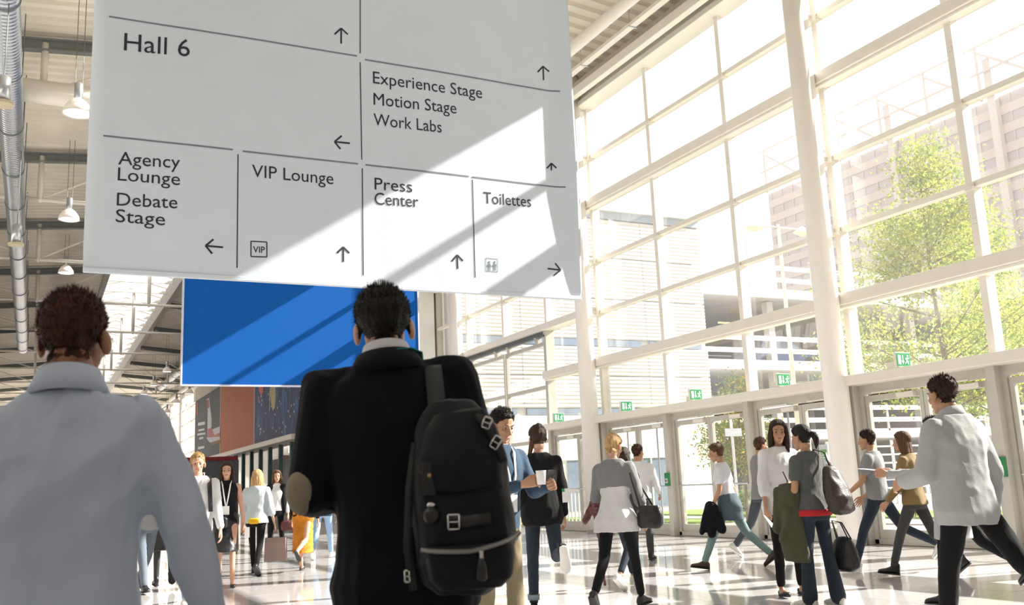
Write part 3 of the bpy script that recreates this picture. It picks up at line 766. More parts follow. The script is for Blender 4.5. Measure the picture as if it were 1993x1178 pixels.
def car(loc, rz, m, label, group=None):
    t = thing('parked_car', label, 'car', loc, rz, group)
    prof = [(-2.1, .35), (-2.1, .8), (-1.7, .92), (-1.2, 1.38), (.3, 1.42), (1.0, .98), (1.9, .85), (2.1, .6), (2.1, .35)]
    MB().loft([[(x, y * (1 if z < 1 else .82), z) for x, z in prof] for y in (-.85, .85)]).build('body', m, t)
    gp = [(-1.55, .95), (-1.15, 1.32), (.25, 1.36), (.85, .98)]
    for s in (-1, 1): MB().loft([[(x, s * (.852 - (.12 if z > 1 else 0) - d), z) for x, z in gp] for d in (0, .02)]).build('side_window', M_WIN, t)
    for x in (-1.3, 1.3):
        for s in (-1, 1): MB().tube((x, s * .7, .32), (x, s * .88, .32), .32, n=16).build('wheel', M_BLACK, t)
    return t
q = ony(1503, 690, GY + 2.5)
car((q.x, GY + 2.3, 6.0), R_(0), mat('car_blue', (0.05, 0.12, 0.35), 0.3, coat=.5), 'dark blue car parked on the middle deck of the car park', 'cars in the car park')
car((q.x + 7, GY + 2.3, 6.0), R_(180), mat('car_grey', (0.25, 0.25, 0.26), 0.3, coat=.5), 'grey car parked on the middle deck, mostly hidden by the column', 'cars in the car park')
for x, mm, l in ((30.5, 'car_grey', 'grey car at street level left of the near column'), (40, 'car_blue', 'blue car at street level seen through the right-hand doors')):
    car((x, GY + 2.5, -0.05), 0, MATS[mm], l, 'cars in the car park')
# tower
TX = 120.0
tw = thing('office_tower', 'tall pale office tower with grey window bands and a steel frame on its roof', 'building', (TX, 0, 0))
M_TOW = mat('tower_white', (0.62, 0.55, 0.53), 0.6, var=0.02); M_TWIN = mat('tower_glass', (0.50, 0.46, 0.48), 0.3, var=0.06, scale=0.12)
M_TSTEEL = mat('tower_steel', (0.66, 0.60, 0.58), 0.6)
ty0, ty1, tz = 20.0, 129.0, 52.3
MB().box(0.3, 20, ty0, ty1, 0, tz).build('core', M_TOW, tw)
z = 2.0
fl_i = 0
while z < tz - 2:
    MB().box(-0.0, 0.3, ty0, ty1, z, z + 1.35).build('spandrel_band', M_TOW, tw)
    MB().box(0.12, 0.32, ty0, ty1, z + 1.35, z + 2.8).build('window_band', M_TWIN, tw)
    s = MB()
    y = ty0
    while y < ty1: s.box(-0.05, 0.12, y, y + 0.12, z + 1.35, z + 2.8); y += 2.7
    o = s.build('window_divider', M_TOW, tw); o['kind'] = 'stuff'
    z += 2.8
for y in range(int(ty0), int(ty1), 18): MB().box(-0.9, 0.0, y + 7, y + 8.2, 0, tz + 6).build('steel_mast', M_TSTEEL, tw)
for y in range(int(ty0), int(ty1) - 8, 9):
    MB().tube((-1, y, tz + .5), (-1, y + 9, tz + 7.5), 0.2, n=6).tube((-1, y + 9, tz), (-1, y + 9, tz + 8), 0.2, n=6).build('roof_brace', M_TSTEEL, tw)
for zz in (tz + .3, tz + 4, tz + 8): MB().box(-1.2, -0.9, ty0, ty1, zz, zz + .3).build('roof_rail', M_TSTEEL, tw)
# lamp post
def lamppost(x, y, h, label):
    t = thing('street_light', label, 'lamp post', (x, y, -0.05))
    MB().tube((0, 0, 0), (0, 0, h), 0.09, 0.05).build('pole', M_WHITE, t)
    MB().tube((-.95, 0, h - .1), (.95, 0, h - .1), 0.03).build('arm', M_TSTEEL, t)
    for s in (-1, 1):
        MB().loft([[(s * 1.0 + r * math.cos(a), r * .6 * math.sin(a), h - .12 + z) for a in [i * math.pi / 6 for i in range(12)]] for r, z in ((.03, .14), (.18, .06), (.38, -.08), (.05, -.2))]).build('lamp_head', M_WHITE, t)
q = ony(1514, 437, 22.0); lamppost(q.x, 22.0, q.z + .05, 'twin-headed street light in front of the office tower')
# street sign near yellow tree
q = ony(1437, 990, 17.5)
t = thing('street_sign', 'grey street sign on a post beside the yellow-leaved tree', 'sign', (q.x, 17.5, -.05))
MB().tube((0, 0, 0), (0, 0, 2.6), 0.035).build('post', M_STEEL, t)
MB().box(-.24, .24, -.06, -.04, 2.15, 2.33).build('plate', M_STEEL, t)
# bicycle rails / bench stacks
rl = thing('outdoor_railing', 'low pale outdoor railing of horizontal bars behind the right-hand doors', 'railing', (2.5, 25.2, -.05))
for i in range(7): MB().box(22.5, 34, -.03, .03, .25 + i * .3, .31 + i * .3).build('rail', M_LOUV, rl)
for i in range(8): MB().box(22.5 + i * 1.6, 22.58 + i * 1.6, -.04, .04, 0, 2.3).build('post', M_STEEL, rl)
# terrace wall beyond doors at the left
rf = thing('terrace_fence', 'white slatted terrace fence outside the doors by the far column', 'fence', (0, 0, -.05))
MB().box(13.4, 13.5, 21, 25.9, 0.0, .12).build('base_rail', M_LOUV, rf); MB().box(13.4, 13.5, 21, 25.9, 1.0, 1.08).build('top_rail', M_LOUV, rf)
for i in range(24): MB().box(13.43, 13.47, 21.1 + i * .2, 21.14 + i * .2, .12, 1.0).build('baluster', M_LOUV, rf)
# trees
def leafmat(name, c, c2):
    m = mat(name, c, 0.6, var=0.25, scale=1.3, trans=0.55); return m
M_LEAF = leafmat('leaf_green', (0.42, 0.45, 0.08), None)
M_LEAFY = leafmat('leaf_yellow', (0.62, 0.46, 0.06), None)
M_LEAFG = leafmat('leaf_fresh', (0.20, 0.30, 0.05), None)
M_BARK = mat('bark', (0.16, 0.12, 0.09), 0.9, var=0.3, scale=10)
def tree(x, y, h, crown, n, lf, label, leafs, group=None, trunk=0.12):
    t = thing('tree', label, 'tree', (x, y, -.05), 0, group)
    tr = MB(); pts = [Vector((0, 0, 0)), Vector((.03 * h / 4, 0, h * .3)), Vector((-.02 * h / 4, .02, h * .6)), Vector((0, 0, h * .93))]
    for i in range(3): tr.tube(pts[i], pts[i + 1], trunk * (1 - .3 * i), trunk * (1 - .3 * (i + 1)))
    br = []
    for i in range(40):
        z = crown[0] + (h * .95 - crown[0]) * random.random() ** 1.15; a = random.uniform(0, 6.28); k = (z - crown[0]) / (h - crown[0])
        L = crown[1] * (1 - k) ** 1.0 * random.uniform(.6, 1)
        e = Vector((L * math.cos(a), L * math.sin(a), z + L * .45)); b0 = Vector((0, 0, z)); tr.tube(b0, e, trunk * .22, .01, n=5)
        br.append((b0, e))
    tr.build('trunk', M_BARK, t)
    per = n // len(leafs)
    for li, m in enumerate(leafs):
        b0 = np.array([q[0] for q in br]); b1 = np.array([q[1] for q in br])
        idx = rng.integers(0, len(br), per); tt = rng.uniform(.25, 1.08, per)[:, None]
        c = b0[idx] + (b1[idx] - b0[idx]) * tt + rng.normal(0, crown[2], (per, 3))
        nrm = rng.normal(0, 1, (per, 3)); nrm /= np.linalg.norm(nrm, axis=1)[:, None]
        u = np.cross(nrm, rng.normal(0, 1, (per, 3))); u /= np.linalg.norm(u, axis=1)[:, None]; w = np.cross(nrm, u)
        s = (lf * rng.uniform(.6, 1.3, per))[:, None]
        v = np.stack([c - u * s, c + w * s * .45, c + u * s, c - w * s * .45], 1).reshape(-1, 3)
        me = bpy.data.meshes.new('foliage')
        me.vertices.add(len(v)); me.vertices.foreach_set('co', v.astype(np.float32).ravel())
        me.loops.add(per * 4); me.polygons.add(per)
        me.loops.foreach_set('vertex_index', np.arange(per * 4, dtype=np.int32))
        me.polygons.foreach_set('loop_start', np.arange(0, per * 4, 4, dtype=np.int32))
        me.update(calc_edges=True)
        o = link('foliage', me, t, m); o['kind'] = 'stuff'
q = ony(1780, 262, 17.6)
tree(q.x, 17.6, q.z + .3, (2.7, 4.4, .34), 26000, .060, 'tall sunlit green tree outside the glass to the right of the near column', [M_LEAF, M_LEAF, M_LEAFG], 'trees outside')
tree(28.3, 20.6, 9.5, (2.4, 2.7, .38), 18000, .065, 'leafy tree outside at the right edge of the picture', [M_LEAF, M_LEAFG], 'trees outside')
q = ony(1432, 742, 19.5)
tree(q.x, 19.5, q.z + .1, (1.4, 1.35, .17), 6500, .05, 'small tree with yellow and orange leaves outside the middle doors', [M_LEAFY, M_LEAFG, M_LEAFG], 'trees outside', .05)
for i, (px, py, s) in enumerate(((1440, 985, .42), (1492, 980, .4), (1700, 985, .5))):
    q = onz(px, 1000, 0) if i < 2 else onz(px, 996, 0)
    t = thing('bush', ['round green bush below the yellow-leaved tree', 'small bush right of the yellow-leaved tree', 'low bush behind the near column'][i], 'bush', (q.x + 1, q.y + 1, -.05), 0, 'bushes outside')
    n = 1500; c = rng.normal(0, .42, (n, 3)) * s * 1.3; c[:, 2] = np.abs(c[:, 2]) * 1.5 + .05
    mb = MB()
    for p in c:
        a = Vector(rng.normal(0, 1, 3)).normalized() * .05; b = a.orthogonal().normalized() * .025; p = Vector(p); mb.add([p - a, p + b, p + a, p - b], [(0, 1, 2, 3)])
    o = mb.build('foliage', M_LEAFG, t); o['kind'] = 'stuff'
    MB().tube((0, 0, 0), (0, 0, .6), .03).build('stem', M_BARK, t)
# green notice on the door glass, emergency buttons
nt2 = thing('door_notice', 'green paper notice with white writing on a white backing, stuck to the door glass', 'notice', (XF - .03, 0, 0))
q0 = onx(1597, 876, XF - .03); q1 = onx(1611, 898, XF - .03)
MB().box(-.004, 0, min(q0.y, q1.y) - .03, max(q0.y, q1.y) + .03, q1.z - .05, q0.z + .09).build('backing', M_WP, nt2)
MB().box(-.008, -.004, min(q0.y, q1.y), max(q0.y, q1.y), q1.z, q0.z).build('green_sheet', mat('notice_green', (0.12, 0.45, 0.13), .6), nt2)
mb = MB()
for i, w in enumerate((.35, .9, .85, .7)):
    z = q0.z - .045 - i * .045; yy0 = max(q0.y, q1.y) - .02; wd = (abs(q0.y - q1.y) - .03) * w
    mb.box(-.010, -.008, yy0 - wd, yy0, z - .014, z + .008)
mb.build('blurred_writing', M_WP, nt2)
M_GBOX = mat('green_plastic', (0.02, 0.22, 0.07), .4)
for px, py, l in ((1974, 908, 'green emergency door button box on the post at the right edge'), (1309, 933, 'green emergency door button box on the door post in the middle')):
    k = min(range(len(YB)), key=lambda i: abs(RC.T.dot(np.array([XF - .2, YB[i], 0.0]))[0] / RC.T.dot(np.array([XF - .2, YB[i], 0.0]))[2] * FPX + PPX - px))
    z = onx(px, py, XF - .22).z
    t = thing('emergency_button', l, 'button', (XF - .26, YB[k], z), 0, 'green emergency buttons on the door posts')
    bevel(MB().box(0, .06, -.07, .07, -.14, .14).build('case', M_GBOX, t), .008)
    MB().box(-.006, 0, -.045, .045, -.08, .02).build('label_plate', M_WP, t)
    MB().tube((-.006, 0, -.03), (-.02, 0, -.03), .022, n=14).build('button', M_RED, t)

# ============================================================ PEOPLE
def V(*a): return Vector(a)
def ring(c, u, v, n=14, p=1.0):
    c = Vector(c); out = []
    for i in range(n):
        t = 2 * math.pi * i / n; a, b = math.cos(t), math.sin(t)
        if p != 1.0: a = math.copysign(abs(a) ** p, a); b = math.copysign(abs(b) ** p, b)
        out.append(c + u * a + v * b)
    return out
def capsule(mb, a, b, r0, r1, n=12, flat=1.0, fdir=None):
    """closed tapered limb with rounded ends; flat scales the thickness along fdir"""
    a = Vector(a); b = Vector(b); d = b - a
    if d.length < 1e-5: d = Vector((0, 0, -1e-4))
    d.normalize()
    if fdir is not None and abs(Vector(fdir).dot(d)) < .95: v = (Vector(fdir) - d * Vector(fdir).dot(d)).normalized()
    else: v = d.orthogonal().normalized()
    u = v.cross(d)
    rings = []
    for k in (-1.0, -.87, -.5): q = math.sqrt(max(.0004, 1 - k * k)); rings.append(ring(a + d * (r0 * k), u * r0 * q, v * r0 * q * flat, n))
    rings.append(ring(a, u * r0, v * r0 * flat, n)); rings.append(ring(b, u * r1, v * r1 * flat, n))
    for k in (.5, .87, 1.0): q = math.sqrt(max(.0004, 1 - k * k)); rings.append(ring(b + d * (r1 * k), u * r1 * q, v * r1 * q * flat, n))
    mb.loft(rings)
def ellipsoid(mb, c, r, rot=None, n=14, m=8):
    c = Vector(c); rings = []
    for k in range(m + 1):
        t = -math.pi / 2 + math.pi * k / m; q = max(.02, math.cos(t)); z = math.sin(t)
        rr = []
        for i in range(n):
            a = 2 * math.pi * i / n; p = Vector((r[0] * q * math.cos(a), r[1] * q * math.sin(a), r[2] * z))
            if rot is not None: p = rot @ p
            rr.append(c + p)
        rings.append(rr)
    mb.loft(rings)
def remesh(mb, vox, smooth=3, keep_np=True):
    me = mb.mesh('src')
    o = bpy.data.objects.new('tmp', me); COL.objects.link(o)
    r = o.modifiers.new('r', 'REMESH'); r.mode = 'VOXEL'; r.voxel_size = vox; r.adaptivity = 0
    if smooth: s = o.modifiers.new('s', 'SMOOTH'); s.iterations = smooth; s.factor = 0.5
    dg = bpy.context.evaluated_depsgraph_get(); dg.update()
    out = bpy.data.meshes.new_from_object(o.evaluated_get(dg))
    bpy.data.objects.remove(o); bpy.data.meshes.remove(me)
    co = np.empty(len(out.vertices) * 3, np.float32); out.vertices.foreach_get('co', co); co = co.reshape(-1, 3).astype(np.float64)
    nl = len(out.polygons); li = np.empty(len(out.loops), np.int32); out.loops.foreach_get('vertex_index', li)
    ls = np.empty(nl, np.int32); lt = np.empty(nl, np.int32); out.polygons.foreach_get('loop_start', ls); out.polygons.foreach_get('loop_total', lt)
    nr = np.empty(len(out.vertices) * 3, np.float32); out.vertices.foreach_get('normal', nr) if hasattr(out.vertices[0], 'normal') else None
    nr = nr.reshape(-1, 3).astype(np.float64)
    bpy.data.meshes.remove(out)
    assert (lt == 4).all() or True
    faces = [tuple(li[s:s + t]) for s, t in zip(ls, lt)] if not (lt == 4).all() else li.reshape(-1, 4)
    return co, faces, nr
def np_mesh(name, co, faces):
    me = bpy.data.meshes.new(name)
    if isinstance(faces, np.ndarray):
        me.vertices.add(len(co)); me.vertices.foreach_set('co', np.ascontiguousarray(co, dtype=np.float32).ravel())
        n = len(faces); me.loops.add(n * 4); me.polygons.add(n)
        me.loops.foreach_set('vertex_index', faces.astype(np.int32).ravel())
        me.polygons.foreach_set('loop_start', np.arange(0, n * 4, 4, dtype=np.int32))
        me.update(calc_edges=True)
    else:
        me.from_pydata([tuple(p) for p in co], [], [tuple(int(i) for i in f) for f in faces]); me.update()
    return me
def merge(parts):
    v = []; f = []; n = 0
    for co, fc in parts: v.append(co); f.append(np.asarray(fc) + n); n += len(co)
    return np.vstack(v), np.vstack(f)
# smooth pseudo-noise in numpy (sum of sines) for cloth folds
_ph = np.random.default_rng(3).uniform(0, 6.28, 40); _dir = np.random.default_rng(5).normal(0, 1, (40, 3))
_dir /= np.linalg.norm(_dir, axis=1)[:, None]
def folds(co, freq, seed=0, n=7, ridge=True, zs=.6):
    out = np.zeros(len(co)); c = co * np.array([1, 1, zs])
    warp = np.stack([np.sin(c @ _dir[(seed + k) % 40] * freq * .4 + _ph[(seed + k) % 40]) for k in range(3)], 1) * (1.3 / freq)
    c = c + warp
    for k in range(n):
        d = _dir[(seed * 3 + k * 2) % 40]; w = np.sin(c @ d * freq * (1 + .37 * k) + _ph[(seed + k * 5) % 40])
        out += ((1 - 2 * np.abs(w)) if ridge else w) / (1 + .5 * k)
    return out / 3
# ---- canonical head (centre at eye level, faces +Y)
def make_head(female=False):
    mb = MB(); f = .96 if female else 1.0
    ellipsoid(mb, (0, -.014, .036), (.074 * f, .094, .080))
    ellipsoid(mb, (0, .022, -.022), (.060 * f, .066, .084))
    ellipsoid(mb, (0, .036, -.072), (.044 * f, .046, .036))
    ellipsoid(mb, (0, .066, -.100), (.021, .018, .015))
    capsule(mb, (-.030, .074, .020), (.030, .074, .020), .011, .011)
    capsule(mb, (0, .086, .004), (0, .104, -.028), .0085, .0125)
    capsule(mb, (-.012, .092, -.034), (.012, .092, -.034), .009, .009)
    capsule(mb, (-.018, .080, -.056), (.018, .080, -.056), .0085, .0085)
    capsule(mb, (-.015, .080, -.067), (.015, .080, -.067), .0085, .0085)
    for s in (-1, 1):
        ellipsoid(mb, (s * .036, .058, -.022), (.024, .022, .024))
        ellipsoid(mb, (s * .079 * f, -.008, -.012), (.011, .021, .034), Matrix.Rotation(s * -.35, 3, 'Z') @ Matrix.Rotation(.15, 3, 'X'))
    ellipsoid(mb, (0, -.03, -.075), (.054 * f, .056, .06))
    co, fc, nr = remesh(mb, .0052, 2)
    for s in (-1, 1):
        c = np.array([s * .031, .086, .004]); d = np.exp(-((co - c) ** 2).sum(1) / (2 * .011 ** 2)); co[:, 1] -= d * .009
    return co, fc, nr
HEADS = {False: make_head(False), True: make_head(True)}
def hairline(y, fem):
    ys = [-.12, -.06, -.03, -.005, .02, .045, .07, .12]
    zs = [-.06, -.06, -.050, .018, .022, .050, .078, .085]
    return np.interp(y, ys, zs)
def hair_cap(fem, t=.012, seed=0, nape=0.0, lumps=.004):
    co, fc, nr = HEADS[fem]
    zl = hairline(co[:, 1], fem) + np.where(co[:, 1] < -.03, nape, 0)
    k = co[:, 2] - zl
    ear = (np.abs(co[:, 0]) > .078) & (co[:, 2] < .02)
    keepv = (k > -.004) & ~ear
    m = keepv[fc].all(1); ff = fc[m]
    used = np.unique(ff); idx = -np.ones(len(co), int); idx[used] = np.arange(len(used))
    off = np.clip(k / .02, 0.12, 1) * t * (1 + .7 * np.clip(co[:, 2] / .11, 0, 1)) + lumps * folds(co, 60, seed, 4) * np.clip(k / .02, 0, 1)
    out = co + nr * off[:, None] + np.array([0, -.002, 0])
    return out[used], idx[ff]
# ---- canonical right hand: wrist at origin, fingers along -Z, palm faces -X, thumb +Y
def make_hand(bends, thumb_in=0.0):
    mb = MB()
    mb.loft([ring((0, 0, .03), V(.019, 0, 0), V(0, .027, 0)), ring((0, 0, 0), V(.018, 0, 0), V(0, .028, 0)), ring((-.001, .001, -.035), V(.016, 0, 0), V(0, .038, 0)), ring((-.002, .0, -.075), V(.014, 0, 0), V(0, .042, 0)), ring((-.003, -.001, -.096), V(.010, 0, 0), V(0, .040, 0))])
    for i, (y, L, r) in enumerate(((.031, .074, .0088), (.0105, .083, .009), (-.011, .077, .0087), (-.031, .060, .0078))):
        p = V(-.003, y, -.088); a = 0
        for sgm, (fr, bd) in enumerate(zip((.42, .32, .26), bends)):
            a += R_(bd + i * 2); d = V(-math.sin(a), y * .9 * (1 - min(1, a)), -math.cos(a)).normalized()
            q = p + d * L * fr; capsule(mb, p, q, r * (1 - .1 * sgm), r * (.92 - .1 * sgm), 8); p = q
    p0 = V(-.004, .024, -.022); p1 = V(-.012 - thumb_in * .4, .052 - thumb_in, -.055); p2 = V(-.020 - thumb_in, .058 - thumb_in * 1.5, -.086); p3 = V(-.026 - thumb_in, .055 - thumb_in * 1.8, -.108)
    capsule(mb, p0, p1, .015, .0115, 8); capsule(mb, p1, p2, .0108, .0098, 8); capsule(mb, p2, p3, .0098, .0078, 8)
    co, fc, _ = remesh(mb, .0036, 1)
    return co, fc
HANDS = {'relaxed': make_hand((14, 22, 18)), 'grip': make_hand((62, 78, 45), .018), 'hold': make_hand((35, 48, 30), .006)}
SKIN = {'light': mat('skin_light', (0.55, 0.31, 0.21), .5, var=.05, scale=20), 'tan': mat('skin_tan', (0.45, 0.25, 0.15), .5, var=.06, scale=20), 'brown': mat('skin_warm_brown', (0.30, 0.14, 0.085), .5, var=.06, scale=20)}
for _m in SKIN.values(): _m.node_tree.nodes['Principled BSDF'].inputs['Subsurface Weight'].default_value = 0.08
def hairmat(n, c): return mat('hair_' + n, c, .62, var=.45, scale=45, bump=1.0, bscale=110, stretch=(1, 1, .10), spec=.25)
HAIR = {'black': hairmat('black', (.014, .012, .011)), 'dark': hairmat('dark_brown', (.035, .020, .013)), 'brown': hairmat('brown', (.10, .05, .026)), 'blond': hairmat('blond', (.50, .32, .15)), 'auburn': hairmat('auburn', (.060, .022, .013))}
M_EYE = bpy.data.materials.new('eye'); M_EYE.use_nodes = True
_nt = M_EYE.node_tree; _tc = _nt.nodes.new('ShaderNodeTexCoord'); _gr = _nt.nodes.new('ShaderNodeSeparateXYZ'); _cr = _nt.nodes.new('ShaderNodeValToRGB')
_nt.links.new(_tc.outputs['Object'], _gr.inputs[0]); _mm = _nt.nodes.new('ShaderNodeMath'); _mm.operation = 'MULTIPLY'; _mm.inputs[1].default_value = 80; _nt.links.new(_gr.outputs['Y'], _mm.inputs[0]); _nt.links.new(_mm.outputs[0], _cr.inputs[0])
_cr.color_ramp.interpolation = 'CONSTANT'; _cr.color_ramp.elements[0].color = (.34, .31, .29, 1); _cr.color_ramp.elements[1].position = .55; _cr.color_ramp.elements[1].color = (.05, .025, .015, 1)
_nt.links.new(_cr.outputs[0], _nt.nodes['Principled BSDF'].inputs['Base Color']); _nt.nodes['Principled BSDF'].inputs['Roughness'].default_value = .1
M_LIP = mat('lip_skin', (0.45, 0.16, 0.13), .45)
def cloth(n, c, rough=.9, var=.08, bump=.25, **k): return mat('cloth_' + n, c, rough, var=var, scale=4, bump=bump, bscale=220, sheen=.05, **k)

class Pose: pass
def skeleton(H, legs, arms, lean=3, side=0, twist=0, fem=False, head=(0, 0), shrug=0.0, drop=0.0):
    s = H / 1.75; P = Pose(); P.s = s; P.fem = fem
    P.S = V(1, 0, 0)
    hw = .092 if not fem else .088
    P.leg = []
    for sg, (a, o, k, fp) in zip((-1, 1), legs):
        a, o, k = R_(a), R_(o), R_(k)
        hip = V(sg * hw, 0, 0) * s
        d1 = V(sg * math.sin(o), math.sin(a) * math.cos(o), -math.cos(a) * math.cos(o))
        kn = hip + d1 * .435 * s
        d2 = V(sg * math.sin(o) * .6, math.sin(a - k), -math.cos(a - k)).normalized()
        an = kn + d2 * .42 * s
        fd = V(sg * .12, math.cos(R_(fp)), math.sin(R_(fp))).normalized()
        up = V(0, -math.sin(R_(fp)), math.cos(R_(fp)))
        P.leg.append((hip, kn, an, fd, up))
    lo = min(min((an + fd * .17 * s - up * .082 * s).z, (an - fd * .06 * s - up * .082 * s).z) for (_, _, an, fd, up) in P.leg)
    dz = V(0, 0, -lo)
    P.leg = [(h + dz, k + dz, a + dz, f, u) for h, k, a, f, u in P.leg]
    P.hip = dz.copy()
    T = Matrix.Rotation(R_(-lean), 3, 'X') @ Matrix.Rotation(R_(side), 3, 'Y') @ Matrix.Rotation(R_(twist), 3, 'Z')
    P.T = T; U, F, S = T @ V(0, 0, 1), T @ V(0, 1, 0), T @ V(1, 0, 0)
    P.U, P.F, P.Sx = U, F, S
    sw = .185 if not fem else .160
    P.arm = []
    for sg, ar in zip((-1, 1), arms):
        a, o, b, t = [R_(q) for q in ar[:4]]
        sh = P.hip + U * (.462 + shrug) * s + S * sg * sw * s
        d = ((-U * math.cos(a) + F * math.sin(a)) * math.cos(o) + S * sg * math.sin(o)).normalized()
        el = sh + d * .285 * s
        f0 = F * math.cos(a) + U * math.sin(a); f0 = (f0 - d * f0.dot(d)).normalized()
        inn = (-S * sg); inn = (inn - d * inn.dot(d) - f0 * inn.dot(f0)).normalized()
        e = f0 * math.cos(t) + inn * math.sin(t)
        fa = (d * math.cos(b) + e * math.sin(b)).normalized()
        wr = el + fa * .255 * s
        th = (e * math.cos(b) - d * math.sin(b)).normalized()
        roll = R_(ar[4]) if len(ar) > 4 else 0
        P.arm.append([sh, el, wr, fa, th, sg, roll])
    P.neck0 = P.hip + U * .56 * s
    hy, hp = head
    HR = T @ Matrix.Rotation(R_(hy), 3, 'Z') @ Matrix.Rotation(R_(hp), 3, 'X')
    P.HR = HR
    P.headc = P.hip + U * (.694 - drop) * s + F * .022 * s + HR @ V(0, .012, 0) * s
    return P
def torso_rings(P, infl, z0, z1, bulk=1.0, flare=0.0):
    s = P.s
    if P.fem: T = [(-.12, .155, .105, -.005), (-.05, .175, .118, -.008), (.03, .165, .108, 0), (.12, .135, .095, .004), (.19, .125, .088, .006), (.28, .142, .105, .014), (.36, .150, .112, .016), (.42, .160, .098, .004), (.465, .158, .084, -.004), (.505, .128, .070, -.008), (.545, .080, .058, -.008), (.575, .052, .050, -.006), (.60, .046, .046, -.002)]
    else: T = [(-.12, .150, .105, -.005), (-.05, .168, .115, -.005), (.03, .163, .112, 0), (.12, .155, .105, .004), (.20, .155, .105, .006), (.30, .170, .115, .010), (.38, .183, .118, .008), (.43, .192, .106, .002), (.475, .185, .092, -.004), (.510, .150, .080, -.008), (.545, .100, .070, -.010), (.575, .066, .060, -.008), (.60, .056, .055, -.004)]
    out = []
    zz = [t[0] for t in T]
    hs = [z0] + [z for z in zz if z0 + .01 < z < z1 - .01] + [z1]
    for z in hs:
        rx = np.interp(z, zz, [t[1] for t in T]); ry = np.interp(z, zz, [t[2] for t in T]); yo = np.interp(z, zz, [t[3] for t in T])
        k = max(0, (.05 - z)) * flare
        b = bulk if z < .42 else 1.0
        blend = min(1, max(0, (z + .12) / .25))
        # below the waist the body follows the pelvis (upright), above it the leaning spine
        if z <= 0: c = P.hip + V(0, yo, z) * s; sx, fy = V(1, 0, 0), V(0, 1, 0)
        else: c = P.hip + P.U * z * s + P.F * yo * s; sx, fy = P.Sx, P.F
        out.append(ring(c, sx * (rx * b + infl + k) * s, fy * (ry * b + infl + k) * s, 20, .92))
    return out
def body_mesh(P, lk=1.0, hands=('relaxed', 'relaxed'), vox=.013):
    s = P.s; mb = MB(); q = .93 if P.fem else 1.0
    mb.loft(torso_rings(P, -.010, -.10, .59))
    for hip, kn, an, fd, up in P.leg:
        capsule(mb, hip, kn + (hip - kn) * .02, .080 * s * lk, .052 * s * q * lk); capsule(mb, kn, an, .050 * s * q * lk, .034 * s * q * (lk + .08))
        mid = kn + (an - kn) * .3 - fd * .012 * s; capsule(mb, mid, kn + (an - kn) * .45 - fd * .008 * s, .048 * s * q * lk, .040 * s * q * lk)
        capsule(mb, an - up * .035 * s, an + fd * .12 * s - up * .05 * s, .032 * s, .026 * s)
    for sh, el, wr, fa, th, sg, rl in P.arm:
        capsule(mb, sh - P.Sx * sg * .02 * s, sh, .055 * s * q, .052 * s * q); capsule(mb, sh, el, .049 * s * q, .037 * s * q); capsule(mb, el, wr, .038 * s * q, .024 * s * q)
    nk = .050 if not P.fem else .043
    capsule(mb, P.neck0 - P.U * .03 * s, P.headc - P.HR @ V(0, .035, .05) * s, nk * 1.15 * s, nk * s)
    co, fc, _ = remesh(mb, vox * s, 3)
    parts = [(co, fc)]
    hc, hf, _ = HEADS[P.fem]
    M = np.array(P.HR); parts.append(((hc * s) @ M.T + np.array(P.headc), hf))
    for (sh, el, wr, fa, th, sg, rl), kind in zip(P.arm, hands):
        if kind is None: continue
        c0, f0 = HANDS[kind]; c0 = c0 * s * (.92 if P.fem else 1.0)
        z = -fa; y = (th - z * th.dot(z)).normalized(); x = y.cross(z)
        if rl: Rr = Matrix.Rotation(rl, 3, fa); x = Rr @ x; y = Rr @ y
        if sg < 0: c0 = c0 * np.array([-1, 1, 1]); f0 = f0[:, ::-1]
        B = np.array([x, y, z]); parts.append((c0 @ B + np.array(wr + fa * .015 * s), f0))
    return merge(parts)
def garment(mb_fn, P, vox, freq, amp, seed, sm=3):
    mb = MB(); mb_fn(mb); co, fc, nr = remesh(mb, vox, sm)
    f = folds(co - np.array(P.hip), freq, seed)
    co = co + nr * (np.clip(f, -.6, 1.2) * amp)[:, None]
    return co, fc
def shirt_fn(P, infl=.014, hem=-.10, sleeve='long', topz=.558, bulk=1.0, flare=0.0, arm=.014, pad=0.0):
    s = P.s
    def fn(mb):
        if pad:
            for sg in (-1, 1): capsule(mb, P.hip + P.U * .50 * s + P.Sx * sg * .07 * s + P.U * .02 - P.F * .01, P.hip + P.U * (.462 + pad) * s + P.Sx * sg * .20 * s, .052 * s, .052 * s, 14)
        mb.loft(torso_rings(P, infl, hem, topz, bulk, flare))
        for sh, el, wr, fa, th, sg, rl in P.arm:
            if sleeve == 'none': continue
            q = .93 if P.fem else 1.0
            capsule(mb, sh - P.Sx * sg * .06 * s, sh + P.U * .0, (.054 * q + arm * .5) * s, (.053 * q + arm * .4) * s)
            if sleeve == 'long':
                capsule(mb, sh, el, (.052 * q + arm) * s, (.040 * q + arm) * s); capsule(mb, el, wr - fa * .03 * s, (.040 * q + arm) * s, (.026 * q + arm) * s)
            elif sleeve == 'rolled':
                capsule(mb, sh, el, (.052 * q + arm) * s, (.042 * q + arm) * s); capsule(mb, el, el + fa * .09 * s, (.042 * q + arm) * s, (.040 * q + arm) * s)
            else:
                d = (el - sh); capsule(mb, sh, sh + d * .50, (.054 * q + arm) * s, (.052 * q + arm) * s)
    return fn
def trouser_fn(P, infl=.012, hemz=.07, flare=0.0, top=.04, tight=0.0):
    s = P.s
    def fn(mb):
        mb.loft(torso_rings(P, infl, -.11, top))
        for hip, kn, an, fd, up in P.leg:
            q = .95 if P.fem else 1.0
            capsule(mb, hip, kn, (.083 + infl * .6) * s * q, (.054 + infl * .8) * s * q)
            e = kn + (an - kn) * (1 - hemz)
            capsule(mb, kn, e, (.054 + infl * .8) * s * q, (.040 + infl + flare) * s * q)
    return fn
